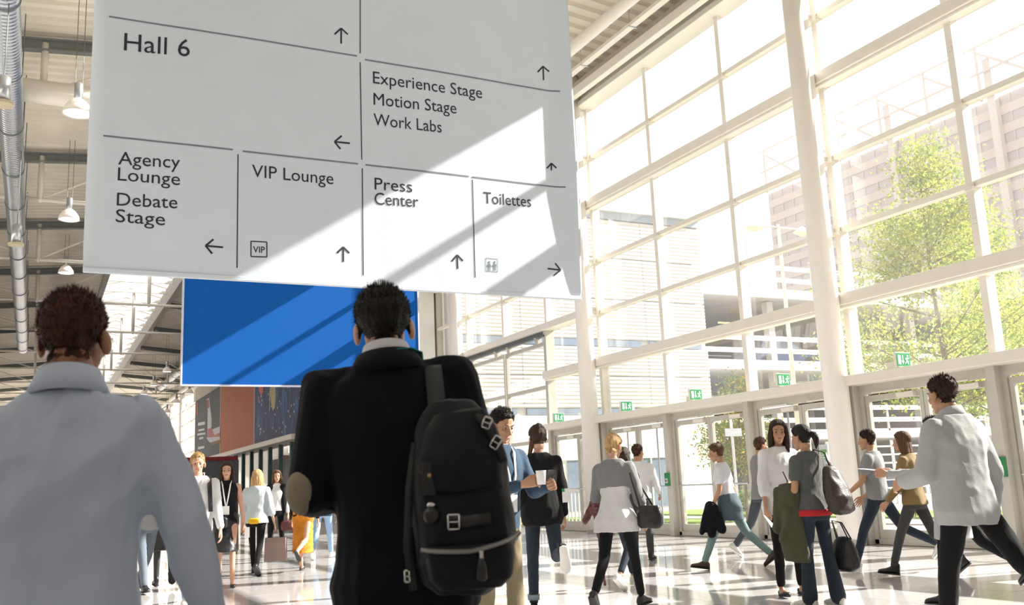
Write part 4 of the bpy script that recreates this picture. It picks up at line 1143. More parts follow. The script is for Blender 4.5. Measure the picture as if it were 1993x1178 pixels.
def skirt_fn(P, length=.42, infl=.02, flare=.02):
    s = P.s
    def fn(mb):
        r = torso_rings(P, infl, -.10, .14)
        kz = (P.leg[0][1] + P.leg[1][1]) / 2
        low = []
        for t in (1.0, .66, .33):
            z = -.10 - length * t; yc = (kz.y) * min(1, (length * t) / .43) 
            sp = abs(P.leg[0][1].y - P.leg[1][1].y) / 2 * t
            low.append(ring(P.hip + V(0, yc, z * s), V(1, 0, 0) * (.155 + flare * t + infl) * s, V(0, 1, 0) * ((.10 + flare * t + infl) * s + sp), 20, .92))
        mb.loft(low + r)
    return fn
def shoe(root, an, fd, up, s, m, sole_m, kind='sneaker'):
    an = Vector(an); lat = fd.cross(up).normalized(); base = an - up * .082 * s
    def rr(y, w, h, z0=0.0): return [base + fd * y * s + lat * (w * math.cos(t)) * s + up * (z0 + max(0, h * (.5 + .5 * math.sin(t)))) * s for t in [2 * math.pi * i / 14 for i in range(14)]]
    prof = [(-.075, .010, .03), (-.07, .030, .07), (-.045, .036, .095), (-.01, .037, .105), (.035, .040, .088), (.08, .046, .062), (.13, .047, .048), (.165, .036, .038), (.18, .012, .022)]
    if kind == 'boot': prof = [(y, w, h + (.05 if y < .01 else 0)) for y, w, h in prof]
    if kind == 'heel':
        prof = [(-.065, .008, .04), (-.055, .020, .05), (-.03, .026, .035), (.03, .030, .03), (.09, .038, .04), (.14, .036, .036), (.165, .015, .02)]
    u = MB().loft([rr(y, w, h, .012) for y, w, h in prof]).build('shoe', m, root, True)
    sb = MB().loft([rr(y * 1.02, w * 1.05, .022) for y, w, h in prof]).build('sole', sole_m, u)
    if kind == 'sneaker':
        lb = MB()
        for i in range(4):
            y = .025 + i * .022; h = .088 - i * .010 + .008
            lb.tube(base + fd * y * s + lat * .02 * s + up * h * s, base + fd * y * s - lat * .02 * s + up * h * s, .004 * s, n=5)
        lb.build('laces', sole_m, u)
    if kind == 'heel': MB().box(-.01, .01, -.01, .01, 0, .001)
    return u
def strap(root, pts, w, t, m, name='strap', nrm=None):
    """flat band through points, width w across"""
    mb = MB(); rings = []
    for i, p in enumerate(pts):
        p = Vector(p); a = Vector(pts[max(0, i - 1)]); b = Vector(pts[min(len(pts) - 1, i + 1)]); d = (b - a).normalized()
        n = Vector(nrm[i]) if nrm else V(0, -1, 0)
        n = (n - d * n.dot(d)).normalized(); u = d.cross(n)
        rings.append([p + u * w / 2 - n * t / 2, p - u * w / 2 - n * t / 2, p - u * w / 2 + n * t / 2, p + u * w / 2 + n * t / 2])
    mb.loft(rings); return mb.build(name, m, root, True)
def hair_mesh(P, style, seed=0, length=.30):
    s = P.s; fem = P.fem
    cap, cf = hair_cap(fem, .008 if style == 'short' else .016, seed, 0 if style in ('short', 'bun', 'ponytail') else -.03, .006 if style == 'short' else .004)
    parts = [(cap, cf)]
    mb = MB(); rot = None
    if style == 'long':
        for sgn in (-1, 1):
            capsule(mb, (sgn * .066, .012, .055), (sgn * .082, .006, -.05), .030, .034, 10, .8); capsule(mb, (sgn * .082, .006, -.05), (sgn * .085, -.005, -.05 - length * .55), .034, .026, 10, .8)
        mb.loft([ring((0, -.03, .06), V(.085, 0, 0), V(0, .075, 0)), ring((0, -.05, -.02), V(.098, 0, 0), V(0, .062, 0)), ring((0, -.062, -.10), V(.10, 0, 0), V(0, .05, 0)), ring((0, -.075, -.10 - length * .45), V(.102, 0, 0), V(0, .036, 0)), ring((0, -.075, -.10 - length * .7), V(.075, 0, 0), V(0, .018, 0))])
    if style == 'bob':
        mb.loft([ring((0, -.02, .09), V(.06, 0, 0), V(0, .06, 0)), ring((0, -.025, .04), V(.094, 0, 0), V(0, .085, 0)), ring((0, -.035, -.04), V(.108, 0, 0), V(0, .078, 0)), ring((0, -.045, -.13), V(.112, 0, 0), V(0, .065, 0)), ring((0, -.05, -.19), V(.09, 0, 0), V(0, .045, 0))])
    if style in ('bun', 'messybun'):
        ellipsoid(mb, (0, -.075 if style == 'bun' else -.05, .10), (.042, .042, .045)); ellipsoid(mb, (0, -.02, .045), (.080, .088, .085))
        if style == 'messybun':
            for k in range(10):
                a = random.uniform(0, 6.28); capsule(mb, (0.02 * math.cos(a), -.05, .11), (.055 * math.cos(a), -.05 + .045 * math.sin(a), .12 + random.uniform(-.02, .03)), .014, .008, 8)
    if style == 'ponytail':
        ellipsoid(mb, (0, -.115, .018), (.022, .022, .022))
        pts = [(0, -.11, .015), (0, -.15, .01), (.01, -.165, -.03), (.015, -.155, -.09), (.01, -.145, -.13)]
        for i in range(4): capsule(mb, pts[i], pts[i + 1], (.024, .034, .034, .024)[i], (.034, .034, .024, .008)[i], 10)
        capsule(mb, (0, -.145, .012), (0, -.20, .03), .010, .004, 8); capsule(mb, (0, -.15, .0), (.02, -.20, .0), .010, .004, 8)
    if mb.v:
        co, fc, nr = remesh(mb, .0065, 1)
        st = folds(co * np.array([1, 1, .18]), 110, seed + 2, 5); co = co + nr * (st * .0045)[:, None]
        # keep the face free
        face = (co[:, 1] > .048) & (co[:, 2] < .075)
        co[face, 1] = .048 - (co[face, 1] - .048) * .4
        if isinstance(fc, np.ndarray): parts.append((co, fc))
    co, fc = merge(parts)
    return (co * s) @ np.array(P.HR).T + np.array(P.headc), fc
# short hair strands
def strands(P, n, seed, t=.008, bare=.75, col='black', Lk=1.0, wd=.0015):
    hc, hf = hair_cap(P.fem, t, seed, 0, .006); s = P.s
    mb = MB(); r0 = random.Random(seed)
    for i in range(n):
        p = hc[r0.randrange(len(hc))]
        if p[2] < .03 and r0.random() < bare: continue
        nn = Vector((p[0], p[1] + .01, p[2] - .01)).normalized()
        up = max(0, p[2] / .12)
        d = (nn * .8 + V(r0.uniform(-.3, .3), r0.uniform(-.3, .3), .55 * up + r0.uniform(-.3, .3))).normalized()
        L = (r0.uniform(.004, .009) + .016 * up ** 2 * r0.random()) * Lk
        a = P.headc + P.HR @ (Vector(p) * s); b = a + P.HR @ d * L
        u = d.orthogonal().normalized() * wd; w = d.cross(u)
        mb.add([a + u, a - u * .5 + w * .9, a - u * .5 - w * .9, b], [(0, 1, 3), (1, 2, 3), (2, 0, 3)])
    o = mb.build('hair_strands', HAIR[col], P.root); o['kind'] = 'stuff'
def person(label, px, d, yaw, H, legs, arms, top, bottom, hair='short', hcol='dark', skin='light', shoes=('sneaker', None, None), fem=False, lean=3, side=0, twist=0, head=(0, 0),
           hands=('relaxed', 'relaxed'), vox=.014, gv=.013, seed=1, group='people in the hall', hairlen=.3, xy=None, eyes=True, shrug=0.0, auto_strands=True, drop=0.0, name='person'):
    p, az = spot(px, d)
    if xy is not None: p = Vector((xy[0], xy[1], 0)); az = math.atan2(p.x, p.y)
    root = thing(name, label, 'person', (p.x, p.y, 0.001), -az - R_(yaw), group)
    P = skeleton(H, legs, arms, lean, side, twist, fem, head, shrug, drop)
    P.root = root; s = P.s
    co, fc = body_mesh(P, .80 if any(b[0] in ('trousers', 'jeans', 'leggings') for b in bottom) else 1.0, hands, vox)
    link('body', np_mesh('body', co, fc), root, SKIN[skin], True)
    if hair:
        hc, hf = hair_mesh(P, hair, seed, hairlen); link('hair', np_mesh('hair', hc, hf), root, HAIR[hcol], True)
    if hair == 'short' and auto_strands: strands(P, 1100, seed, bare=.45, col=hcol, Lk=1.35, wd=.0026)
    if eyes:
        for sg in (-1, 1):
            mb = MB(); ellipsoid(mb, (0, 0, 0), (.0100, .0100, .0100), n=12, m=8)
            e = mb.build('eye', M_EYE, root, True); e.location = P.headc + P.HR @ V(sg * .031, .0715, .004) * s; e.rotation_euler = P.HR.to_euler(); e.scale = (s, s, s)
        mb = MB(); capsule(mb, (-.017, 0, 0), (.017, 0, 0), .004, .004, 8); capsule(mb, (-.014, 0, -.007), (.014, 0, -.007), .005, .005, 8)
        l = mb.build('lips', M_LIP, root, True); l.location = P.headc + P.HR @ V(0, .0865, -.057) * s; l.rotation_euler = P.HR.to_euler(); l.scale = (s, s, s)
        mb = MB()
        for sg in (-1, 1): capsule(mb, (sg * .018, 0, 0), (sg * .044, -.008, .003), .0035, .0025, 6)
        l = mb.build('eyebrows', HAIR[hcol], root, True); l.location = P.headc + P.HR @ V(0, .0855, .028) * s; l.rotation_euler = P.HR.to_euler(); l.scale = (s, s, s)
    for spec in top:
        nm, m, kw, fr, am = spec
        c, f = garment(shirt_fn(P, **kw), P, gv * s, fr, am, seed + len(nm)); link(nm, np_mesh(nm, c, f), root, m, True)
    for spec in bottom:
        nm, m, kw, fr, am = spec
        fn = skirt_fn(P, **kw) if nm in ('skirt', 'dress_skirt') else trouser_fn(P, **kw)
        c, f = garment(fn, P, gv * s, fr, am, seed + 3); link(nm, np_mesh(nm, c, f), root, m, True)
    if shoes:
        for hip, kn, an, fd, up in P.leg: shoe(root, an, fd, up, s, shoes[1], shoes[2], shoes[0])
    P.w = lambda v: root.matrix_basis @ Vector(v)
    root.matrix_basis = Matrix.LocRotScale(root.location, root.rotation_euler, None)
    P.mw = Matrix.Translation(root.location) @ Matrix.Rotation(root.rotation_euler[2], 4, 'Z')
    return P
def held(name, label, cat, P, group=None):
    """a carried thing: its own top-level empty standing in the carrier's frame"""
    t = thing(name, label, cat, P.root.location.copy(), P.root.rotation_euler[2], group); return t
def blob(fn, name, m, parent, vox=.01, fr=30, am=.004, seed=1, sm=3):
    mb = MB(); fn(mb); co, fc, nr = remesh(mb, vox, sm); co = co + nr * (folds(co, fr, seed) * am)[:, None]
    return link(name, np_mesh(name, co, fc), parent, m, True)
# fabrics
C_WHITE = cloth('white', (.70, .70, .72)); C_NAVY = cloth('navy', (.0045, .0055, .009), bump=.1, spec=.15); C_BLACK = cloth('black', (.007, .007, .008), spec=.2); C_JEANS = cloth('dark_jeans', (.014, .024, .042), var=.2)
C_DENIM = cloth('denim_shirt', (.022, .055, .10), var=.15); C_KHAKI = cloth('khaki', (.22, .18, .11)); C_GREY = cloth('grey_tee', (.22, .22, .23)); C_OLIVE = cloth('olive', (.055, .055, .03)); C_TEAL = cloth('teal_jeans', (.16, .25, .25))
C_LBLUE = cloth('light_jeans', (.28, .42, .60)); C_TAN = cloth('tan', (.22, .15, .06)); C_LGREY = cloth('light_grey', (.42, .43, .45)); C_CHAR = cloth('charcoal', (.05, .05, .05))
L_BLACK = mat('leather_black', (.012, .012, .014), .38, var=.1, bump=.2, bscale=80); L_BROWN = mat('leather_brown', (.045, .028, .02), .5, var=.15, bump=.2, bscale=80); M_SOLEW = mat('white_sole', (.75, .73, .7), .6); M_SOLED = mat('dark_sole', (.03, .03, .03), .7)
C_SNW = cloth('white_canvas', (.68, .67, .64)); M_CHROME = mat('chrome_buckle', (.6, .6, .6), .2, 1.0)
C_PAPER = mat('white_paper', (.78, .78, .78), .8, var=.02)
def lanyard(P, m, badge=True, front=True, n0=.0):
    s = P.s; sg = 1 if front else -1; F, U, S, h = P.F, P.U, P.Sx, P.hip
    L = []
    for sd in (-1, 1):
        pts = [h + U * .585 * s - F * .075 * s + S * sd * .03 * s, h + U * .585 * s + S * sd * .082 * s, h + U * .50 * s + F * .105 * s + S * sd * .055 * s, h + U * .34 * s + F * .148 * s + S * sd * .03 * s, h + U * .20 * s + F * .152 * s + S * sd * .006 * s]
        L.append(pts); strap(P.root, pts, .018 * s, .003, m, 'lanyard', [-F, S * sd, F, F, F])
    c = h + U * .14 * s + F * .150 * s; mb = MB(); u = S * .045 * s; w = U * .06 * s; n = F * .003
    mb.add([c - u - w - n, c + u - w - n, c + u + w - n, c - u + w - n, c - u - w + n, c + u - w + n, c + u + w + n, c - u + w + n], [(0, 3, 2, 1), (4, 5, 6, 7), (0, 1, 5, 4), (1, 2, 6, 5), (2, 3, 7, 6), (3, 0, 4, 7)])
    mb.build('badge', C_PAPER, P.root)

# ============================================================ THE PEOPLE IN THE PHOTO
STAND = ((2, 3, 2, 0), (-3, 3, 4, 0))
WALK_L = ((24, 1, 6, 6), (-20, 1, 22, -38))     # left leg forward
WALK_R = ((-20, 1, 22, -38), (24, 1, 6, 6))
DOWN = (5, 8, 12, 10)
# ---- centre man in the dark suit (seen from behind)
P = person('man in a black jacket with an elbow patch, centre foreground, seen from behind', 789, 2.80, 0, 1.845, ((4, 3, 4, 0), (-6, 3, 8, -4)), ((-4, 13, 98, 25), (2, 13, 80, 25)),
           [('jacket', C_NAVY, dict(infl=.026, hem=-.12, sleeve='long', arm=.024, bulk=1.04, flare=.12, pad=.062), 15, .010)],
           [('trousers', C_NAVY, dict(infl=.02, hemz=.02, flare=.02), 22, .006)], 'short', 'black', 'light', ('boot', L_BLACK, M_SOLED), lean=2, side=-4.5, head=(0, 4), vox=.009, gv=.0085, seed=4, group=None, shrug=.035, drop=.016, auto_strands=False)
SM = P; s = P.s; U, F, S, h = P.U, P.F, P.Sx, P.hip
strands(P, 2600, 4)
# shirt collar, jacket collar, lanyard
M_STRIPE = cloth('white_collar', (.66, .66, .72), bump=.1)
def neckring(P, z, rx, ry, yo=0, tilt=0, n=28):
    return ring(P.hip + P.U * z * P.s + P.F * yo * P.s, P.Sx * rx * P.s, (P.F * ry + P.U * tilt) * P.s, n)
def collar(P, m, z0=.505, z1=.575, r0=.082, r1=.062, name='shirt_collar', tilt=-.03, yo=-.004, th=.004):
    rr = [neckring(P, z0, r0, r0 * .95, yo, tilt), neckring(P, (z0 + z1) / 2, (r0 + r1) / 2, (r0 + r1) / 2 * .98, yo, tilt), neckring(P, z1, r1, r1, yo, tilt)]
    o = MB().loft(rr, False).build(name, m, P.root, True); sd = o.modifiers.new('t', 'SOLIDIFY'); sd.thickness = th; sd.offset = 0; return o
collar(P, M_STRIPE, .560, .612, .080, .064, tilt=-.015, yo=-.010)
for dx in (-.012, .0): pass
mb = MB(); c = h + U * .595 * s - F * .083 * s
for x, w in ((-.0, .009),):
    mb.add([c + S * (x - w) - U * .028, c + S * (x + w) - U * .028, c + S * (x + w) + U * .030 + F * .008, c + S * (x - w) + U * .030 + F * .008], [(0, 1, 2, 3)])
mb.build('collar_stripe', cloth('stripe', (.06, .07, .09)), P.root)
collar(P, C_NAVY, .525, .583, .116, .084, 'jacket_collar', -.012, -.012, .010)
C_TURQ = cloth('turquoise', (.01, .30, .32))
strap(P.root, [h + U * .588 * s - F * .095 * s + S * .03, h + U * .592 * s - F * .070 * s + S * .070 * s, h + U * .585 * s - F * .02 * s + S * .098 * s, h + U * .55 * s + F * .05 * s + S * .10 * s], .014, .003, C_TURQ, 'lanyard', [-U, -U, -U, -U])
# centre back seam and vents
strap(P.root, [h + U * z * s - F * (.145 + (.01 if .2 < z < .44 else 0)) * s for z in (-.08, .05)], .004, .002, C_BLACK, 'back_vent')
# elbow patch
sh, el, wr, fa, th, sg, rl = P.arm[0]
pc = (el - fa * .0 + (sh - el).normalized() * .0)
nrm = (-th * .0 + (-F) * .75 - S * .55 - U * .1).normalized()
mb = MB(); ellipsoid(mb, (0, 0, 0), (.048, .064, .030), n=24, m=12)
pt = mb.build('elbow_patch', mat('suede_patch', (.27, .23, .16), .9, bump=.3, bscale=150), P.root, True)
zz = nrm; yy_ = (el - sh).normalized(); yy_ = (yy_ - zz * yy_.dot(zz)).normalized(); xx_ = yy_.cross(zz)
pt.matrix_basis = Matrix.Translation(el + nrm * .038 * s + (sh - el).normalized() * .012) @ Matrix((xx_, yy_, zz)).transposed().to_4x4()
# ---- backpack
bp = held('backpack', 'black nylon backpack with leather straps and a silver zipper on the suited man\'s shoulder', 'backpack', P)
C_NYL = mat('black_nylon', (.005, .006, .009), .55, var=.15, scale=3, bump=.15, bscale=130, spec=.22); C_STR = mat('strap_webbing', (.014, .018, .021), .6, var=.1, bump=.3, bscale=300)
bc = V(.150, -.285, 0)
def bpz(py): return CH + (horizon(890) - py) / FPX * 2.5
def bag(mb):
    rows = [(1155, .065, .055, -.005), (1135, .110, .085, -.004), (1090, .134, .108, .0), (1040, .138, .115, .003), (985, .135, .108, .0), (930, .131, .100, -.003), (880, .124, .094, -.006), (835, .112, .085, -.010), (800, .092, .068, -.016), (775, .055, .045, -.03)]
    mb.loft([ring(V(bc.x + xo, bc.y + (0.02 if py < 850 else 0), bpz(py)), V(rx, 0, 0), V(0, ry, 0), 24, .8) for py, rx, ry, xo in rows])
bagb = blob(bag, 'bag_body', C_NYL, bp, .008, 17, .011, 9)
def pocket(mb):
    rows = [(1140, .08, .04), (1120, .110, .06), (1080, .120, .07), (1055, .118, .064)]
    mb.loft([ring(V(bc.x + .012, bc.y - .065, bpz(py)), V(rx, 0, 0), V(0, ry, 0), 22, .8) for py, rx, ry in rows])
pk = blob(pocket, 'front_pocket', C_NYL, bp, .008, 22, .004, 6)
def flap(mb):
    mb.loft([ring(V(bc.x + .0, bc.y - .02, bpz(py)), V(rx, 0, 0), V(0, ry, 0), 22, .8) for py, rx, ry in ((960, .118, .098), (900, .126, .100), (840, .108, .085), (800, .080, .06))])
fl_ = blob(flap, 'flap', C_NYL, bp, .008, 20, .012, 21)
# zipper
zp = []
for i in range(25):
    t = -1.15 + 2.5 * i / 24; zp.append(V(bc.x + .010 + .135 * math.sin(t), bc.y - .064 - .078 * math.cos(t), bpz(1058) - .012 * math.cos(t) + .022 * max(0, t)))
zo = strap(bp, zp, .012, .006, mat('zip_tape', (.10, .10, .10), .6), 'zipper')
mb = MB()
for a, b in zip(zp[:-1], zp[1:]):
    for k in range(3):
        c = a + (b - a) * (k + .5) / 3; d = (b - a).normalized(); nn = V(0, 0, 1); mb.tube(c - nn * .004 - V(0, .004, 0), c + nn * .004 - V(0, .004, 0), .0016, n=4)
mb.build('zipper_teeth', M_CHROME, zo)
c = V(bc.x + .035, bc.y - .150, bpz(1066)); MB().tube(c, c - V(0, 0, .022), .006).build('zip_pull', M_CHROME, bp)
MB().lathe([(.006, 0), (.012, -.02), (.014, -.05), (.008, -.055)], c - V(0, 0, .018), 10).build('zip_tassel', L_BLACK, bp, True)
# belt with buckle
y = bc.y - .114
strap(bp, [V(bc.x - .045, y + .004, bpz(1012)), V(bc.x + .0, y - .008, bpz(1014)), V(bc.x + .065, y, bpz(1010))], .030, .006, L_BLACK, 'buckle_belt')
def buckle(c, w, hgt, tilt=0, par=bp):
    mb = MB(); q = Matrix.Rotation(tilt, 3, 'Y'); r = .0028
    pts = [V(-w, 0, -hgt), V(w, 0, -hgt), V(w, 0, hgt), V(-w, 0, hgt), V(-w, 0, -hgt)]
    for a, b in zip(pts[:-1], pts[1:]): mb.tube(c + q @ a, c + q @ b, r, n=8)
    mb.tube(c + q @ V(-w, 0, 0), c + q @ V(w, -.003, 0), r * .8, n=6)
    return mb.build('buckle', M_CHROME, par, True)
buckle(V(bc.x - .030, y - .012, bpz(1013)), .014, .018)
buckle(V(bc.x + .066, bc.y - .098, bpz(830)), .010, .014, .4); buckle(V(bc.x + .088, bc.y - .096, bpz(868)), .010, .016, .6)
strap(bp, [V(bc.x + .04, bc.y - .095, bpz(812)), V(bc.x + .066, bc.y - .094, bpz(830)), V(bc.x + .090, bc.y - .090, bpz(868)), V(bc.x + .105, bc.y - .080, bpz(905))], .024, .005, L_BLACK, 'closing_strap')
# side tab with rivet and ball clasp
MB().box(bc.x - .105, bc.x - .072, bc.y - .098, bc.y - .088, bpz(962), bpz(900)).build('leather_tab', L_BLACK, bp)
MB().tube((bc.x - .088, bc.y - .098, bpz(925)), (bc.x - .088, bc.y - .103, bpz(925)), .005, n=12).build('rivet', mat('brass', (.5, .38, .15), .3, 1.0), bp)
mb = MB(); ellipsoid(mb, (bc.x - .085, bc.y - .105, bpz(1000)), (.021, .016, .023)); mb.build('clasp', L_BLACK, bp, True)
mb = MB(); ellipsoid(mb, (bc.x - .085, bc.y - .105, bpz(980)), (.012, .010, .008)); mb.build('clasp_cap', M_CHROME, bp, True)
# drawstring tunnel folds
for k in range(5):
    x = bc.x - .06 + k * .03
    break
    mb = MB(); capsule(mb, (x, bc.y - .065, bpz(790)), (x * .97 + .005, bc.y - .092, bpz(835)), .010, .014, 8); mb.build('gather_fold', C_NYL, bp, True)
# shoulder strap: from the shoulder down to the bag top
sx = (850 - 789) / FPX * 2.7
tp = h + U * .500 * s
strap(bp, [V(sx - .01, .10, tp.z - .16), V(sx - .006, .09, tp.z - .0), V(sx, .0, tp.z + .062), V(sx + .0, -.075, tp.z + .036), V(sx + .004, -.14, tp.z - .05), V(sx + .010, -.185, tp.z - .14), V(sx + .012, -.215, bpz(835))], .050, .010, C_STR, 'shoulder_strap', [V(0, 1, 0), V(0, .6, .8), V(0, 0, 1), V(0, -.7, .7), V(0, -1, .2), V(0, -1, 0), V(0, -1, 0)])
strap(bp, [V(bc.x - .12, bc.y + .0, bpz(860)), V(bc.x - .140, bc.y - .03, bpz(950)), V(bc.x - .148, bc.y - .03, bpz(1060)), V(bc.x - .135, bc.y - .01, bpz(1140))], .022, .005, C_STR, 'side_strap')
mb = MB(); capsule(mb, (sx + .006, -.20, bpz(800)), (sx + .0, -.235, bpz(850)), .026, .030, 12); mb.build('strap_anchor', C_NYL, bp, True)
buckle(V(bc.x - .150, bc.y - .035, bpz(1112)), .006, .014)

# ---- left foreground man in the pale shirt
C_SHIRT = cloth('pale_blue_shirt', (.46, .53, .66), .8, var=.04, bump=.12)
P = person('man from behind in a pale grey-blue shirt with auburn hair, filling the left edge', 120, 2.32, 6, 1.80, WALK_L, ((10, 16, 16, 10), (-4, 20, 10, 5)),
           [('shirt', C_SHIRT, dict(infl=.020, hem=-.02, sleeve='long', arm=.022, bulk=1.06), 12, .024)],
           [('trousers', C_BLACK, dict(infl=.012, top=.02), 20, .006)], 'short', 'auburn', 'brown', ('boot', L_BLACK, M_SOLED), lean=5, head=(-14, 6), vox=.009, gv=.0085, seed=11, group=None, auto_strands=False)
s = P.s; U, F, S, h = P.U, P.F, P.Sx, P.hip
collar(P, C_SHIRT, .532, .600, .100, .071, 'shirt_collar', -.012, -.010)
strap(P.root, [h + U * .012 * s + (F * math.cos(a) * .118 + S * math.sin(a) * .168) * s for a in [2 * math.pi * i / 28 for i in range(29)]], .030, .006, L_BLACK, 'belt', [(F * math.cos(2 * math.pi * i / 28) + S * math.sin(2 * math.pi * i / 28)) for i in range(29)])
strands(P, 2600, 11, bare=.3, col='auburn')
G1 = 'visitors walking in the hall'
# ---- man in denim shirt with phone
P = person('man in a blue denim shirt and khaki trousers looking at his phone', 968, 6.9, 140, 1.76, STAND, ((30, 6, 75, 20), (32, 6, 78, 25)),
           [('denim_shirt', C_DENIM, dict(infl=.016, hem=-.13, sleeve='long', arm=.016), 26, .006)], [('trousers', C_KHAKI, dict(infl=.016, flare=.01), 26, .007)],
           'short', 'black', 'tan', ('sneaker', C_SNW, M_SOLEW), head=(0, -18), hands=('hold', 'hold'), seed=12, group=G1, lean=4)
lanyard(P, C_WHITE)
t = held('smartphone', 'dark phone held by the man in the denim shirt', 'phone', P)
w0 = P.arm[0][2] + P.arm[0][3] * .12; w1_ = P.arm[1][2] + P.arm[1][3] * .12; c = (w0 + w1_) / 2 + V(0, 0, .035)
o = MB().box(-.037, .037, -.075, .075, -.004, .004).build('case', M_BLACK, t); o.location = c; o.rotation_euler = (R_(35), 0, 0)
o = MB().box(-.033, .033, -.07, .07, .0042, .0048).build('screen', mat('phone_screen', (.05, .07, .10), .1), t); o.location = c; o.rotation_euler = (R_(35), 0, 0)
t = held('coffee_cup', 'pale takeaway cup held next to the phone', 'cup', P)
MB().lathe([(.028, 0), (.036, .09), (.038, .095)], w1_ + V(-.01, .035, -.03), 18).build('cup', C_PAPER, t, True)
# ---- woman in black sweater
P = person('woman in a black sweater and rolled dark jeans with one foot kicked up', 1052, 9.1, -6, 1.76, ((3, 2, 3, 0), (-22, 2, 78, -70)), ((-6, 8, 40, 30), (4, 10, 26, 10)),
           [('sweater', C_BLACK, dict(infl=.028, hem=-.13, sleeve='long', arm=.022, bulk=1.05), 20, .008)], [('jeans', C_JEANS, dict(infl=.010, hemz=.10), 34, .004)],
           'bun', 'dark', 'light', ('sneaker', C_BLACK, M_SOLEW), True, head=(8, -4), seed=13, group=G1)
s = P.s
mb = MB(); capsule(mb, P.headc + V(-.055, -.03, -.02), P.headc + V(-.10, -.035, -.20), .030, .018, 10, .7); mb.build('loose_hair', HAIR['brown'], P.root, True)
hip_, kn, an, fd, up = P.leg[0]
MB().lathe([(.056, 0), (.058, .05), (.050, .05)], an + V(0, 0, .05), 18).build('rolled_cuff', cloth('cuff', (.25, .30, .36)), P.root, True)
t = held('white_label', 'small white card hanging at the side of the woman in the black sweater', 'card', P)
MB().box(.19, .26, -.12, -.115, 1.02, 1.15).build('card', C_PAPER, t); MB().box(.19, .215, -.122, -.12, 1.12, 1.15).build('green_corner', M_GREEN, t)
# ---- blond woman, grey and white top
P = person('blond woman from behind in a grey shawl, white top and black trousers', 1195, 9.2, 20, 1.70, ((-18, 2, 26, -42), (20, 3, 5, 4)), ((14, 14, 40, 10), (8, 14, 42, 20)),
           [('white_top', C_WHITE, dict(infl=.022, hem=-.16, sleeve='long', arm=.016, flare=.3), 20, .009), ('grey_cardigan', C_GREY, dict(infl=.032, hem=.26, sleeve='rolled', arm=.026), 22, .007)],
           [('trousers', C_BLACK, dict(infl=.006, hemz=.13), 34, .003)], 'messybun', 'blond', 'light', ('sneaker', L_BLACK, M_SOLED), True, lean=10, side=-3, head=(-10, -10), seed=14, group=G1)
t = held('plaid_scarf', 'dark red plaid scarf dangling from the blond woman\'s left arm', 'scarf', P)
c = P.arm[0][1]
M_PLAID = cloth('plaid', (.16, .07, .075), var=.6, stretch=(5, 5, 9))
blob(lambda mb: (capsule(mb, c + V(-.02, .03, -.02), c + V(-.14, .02, -.22), .05, .035, 10), capsule(mb, c + V(-.02, .02, -.02), c + V(.02, .02, -.55), .045, .022, 10), capsule(mb, c + V(-.02, .0, .0), c + V(.05, .03, -.20), .05, .05, 10), capsule(mb, c + V(.02, .02, -.5), c + V(.03, .02, -.82), .022, .018, 8)), 'scarf', M_PLAID, t, .012, 40, .008)
t = held('handbag', 'black shoulder bag at the hip of the blond woman', 'bag', P)
blob(lambda mb: mb.loft([ring(V(.33, .02, z), V(.13 * k, 0, 0), V(0, .06 * k, 0), 16, .7) for z, k in ((.74, .7), (.78, 1), (.88, 1.0), (.96, .8))]), 'bag_body', L_BLACK, t, .012, 20, .006)
strap(t, [V(.24, .02, .93), V(.19, -.02, 1.2), P.arm[1][0] + V(-.03, 0, .095), V(.20, .10, 1.2), V(.36, .05, .95)], .016, .004, L_BLACK)
# ---- dark haired person behind her
P = person('dark-haired woman partly hidden behind the blond woman, in leggings and white sneakers', 1212, 11.0, 28, 1.62, WALK_L, (DOWN, DOWN),
           [('cardigan', C_CHAR, dict(infl=.018, hem=-.05), 24, .006)], [('leggings', C_JEANS, dict(infl=.004, hemz=.2), 30, .002)], 'bob', 'dark', 'tan', ('sneaker', C_SNW, M_SOLEW), True, seed=15, group=G1)
# ---- man in white shirt at the door
P = person('short-haired man in a white shirt and dark trousers standing at the glass doors', 1243, 14.6, 10, 1.74, STAND, ((20, 12, 60, 20), (12, 14, 50, 10)),
           [('shirt', C_WHITE, dict(infl=.022, hem=-.02, sleeve='long', arm=.018), 22, .007)], [('trousers', C_CHAR, dict(infl=.014), 24, .005)], 'short', 'auburn', 'tan', ('boot', L_BLACK, M_SOLED), head=(-30, 0), seed=16, group=G1)
# ---- person striding left, denim jacket round waist
P = person('walker in teal trousers and brown shoes with a denim jacket round the waist', 1414, 12.7, -84, 1.72, ((30, 2, 8, 8), (-26, 2, 20, -36)), ((14, 8, 22, 10), (-16, 10, 14, 5)),
           [('tee', cloth('white_tee', (.62, .63, .68)), dict(infl=.022, hem=-.02, sleeve='short', arm=.024), 22, .006), ('tied_jacket', cloth('slate_denim', (.06, .09, .115), var=.15), dict(topz=.13, infl=.042, hem=-.22, sleeve='none', flare=.15), 20, .012)],
           [('trousers', C_TEAL, dict(infl=.012, hemz=.10), 28, .004)], 'bun', 'brown', 'tan', ('sneaker', L_BROWN, M_SOLED), True, lean=7, head=(0, -6), seed=17, group=G1)
t = held('dark_jacket', 'dark jacket carried low in the hand of the walker with teal trousers', 'jacket', P)
c = P.arm[0][2]
blob(lambda mb: (capsule(mb, c + V(0, .02, .02), c + V(-.04, .14, -.30), .07, .05, 12), capsule(mb, c + V(0, -.02, .0), c + V(-.02, -.12, -.28), .08, .06, 12), capsule(mb, c, c + V(-.03, .02, -.33), .09, .06, 12)), 'cloth', C_NAVY, t, .012, 24, .012)
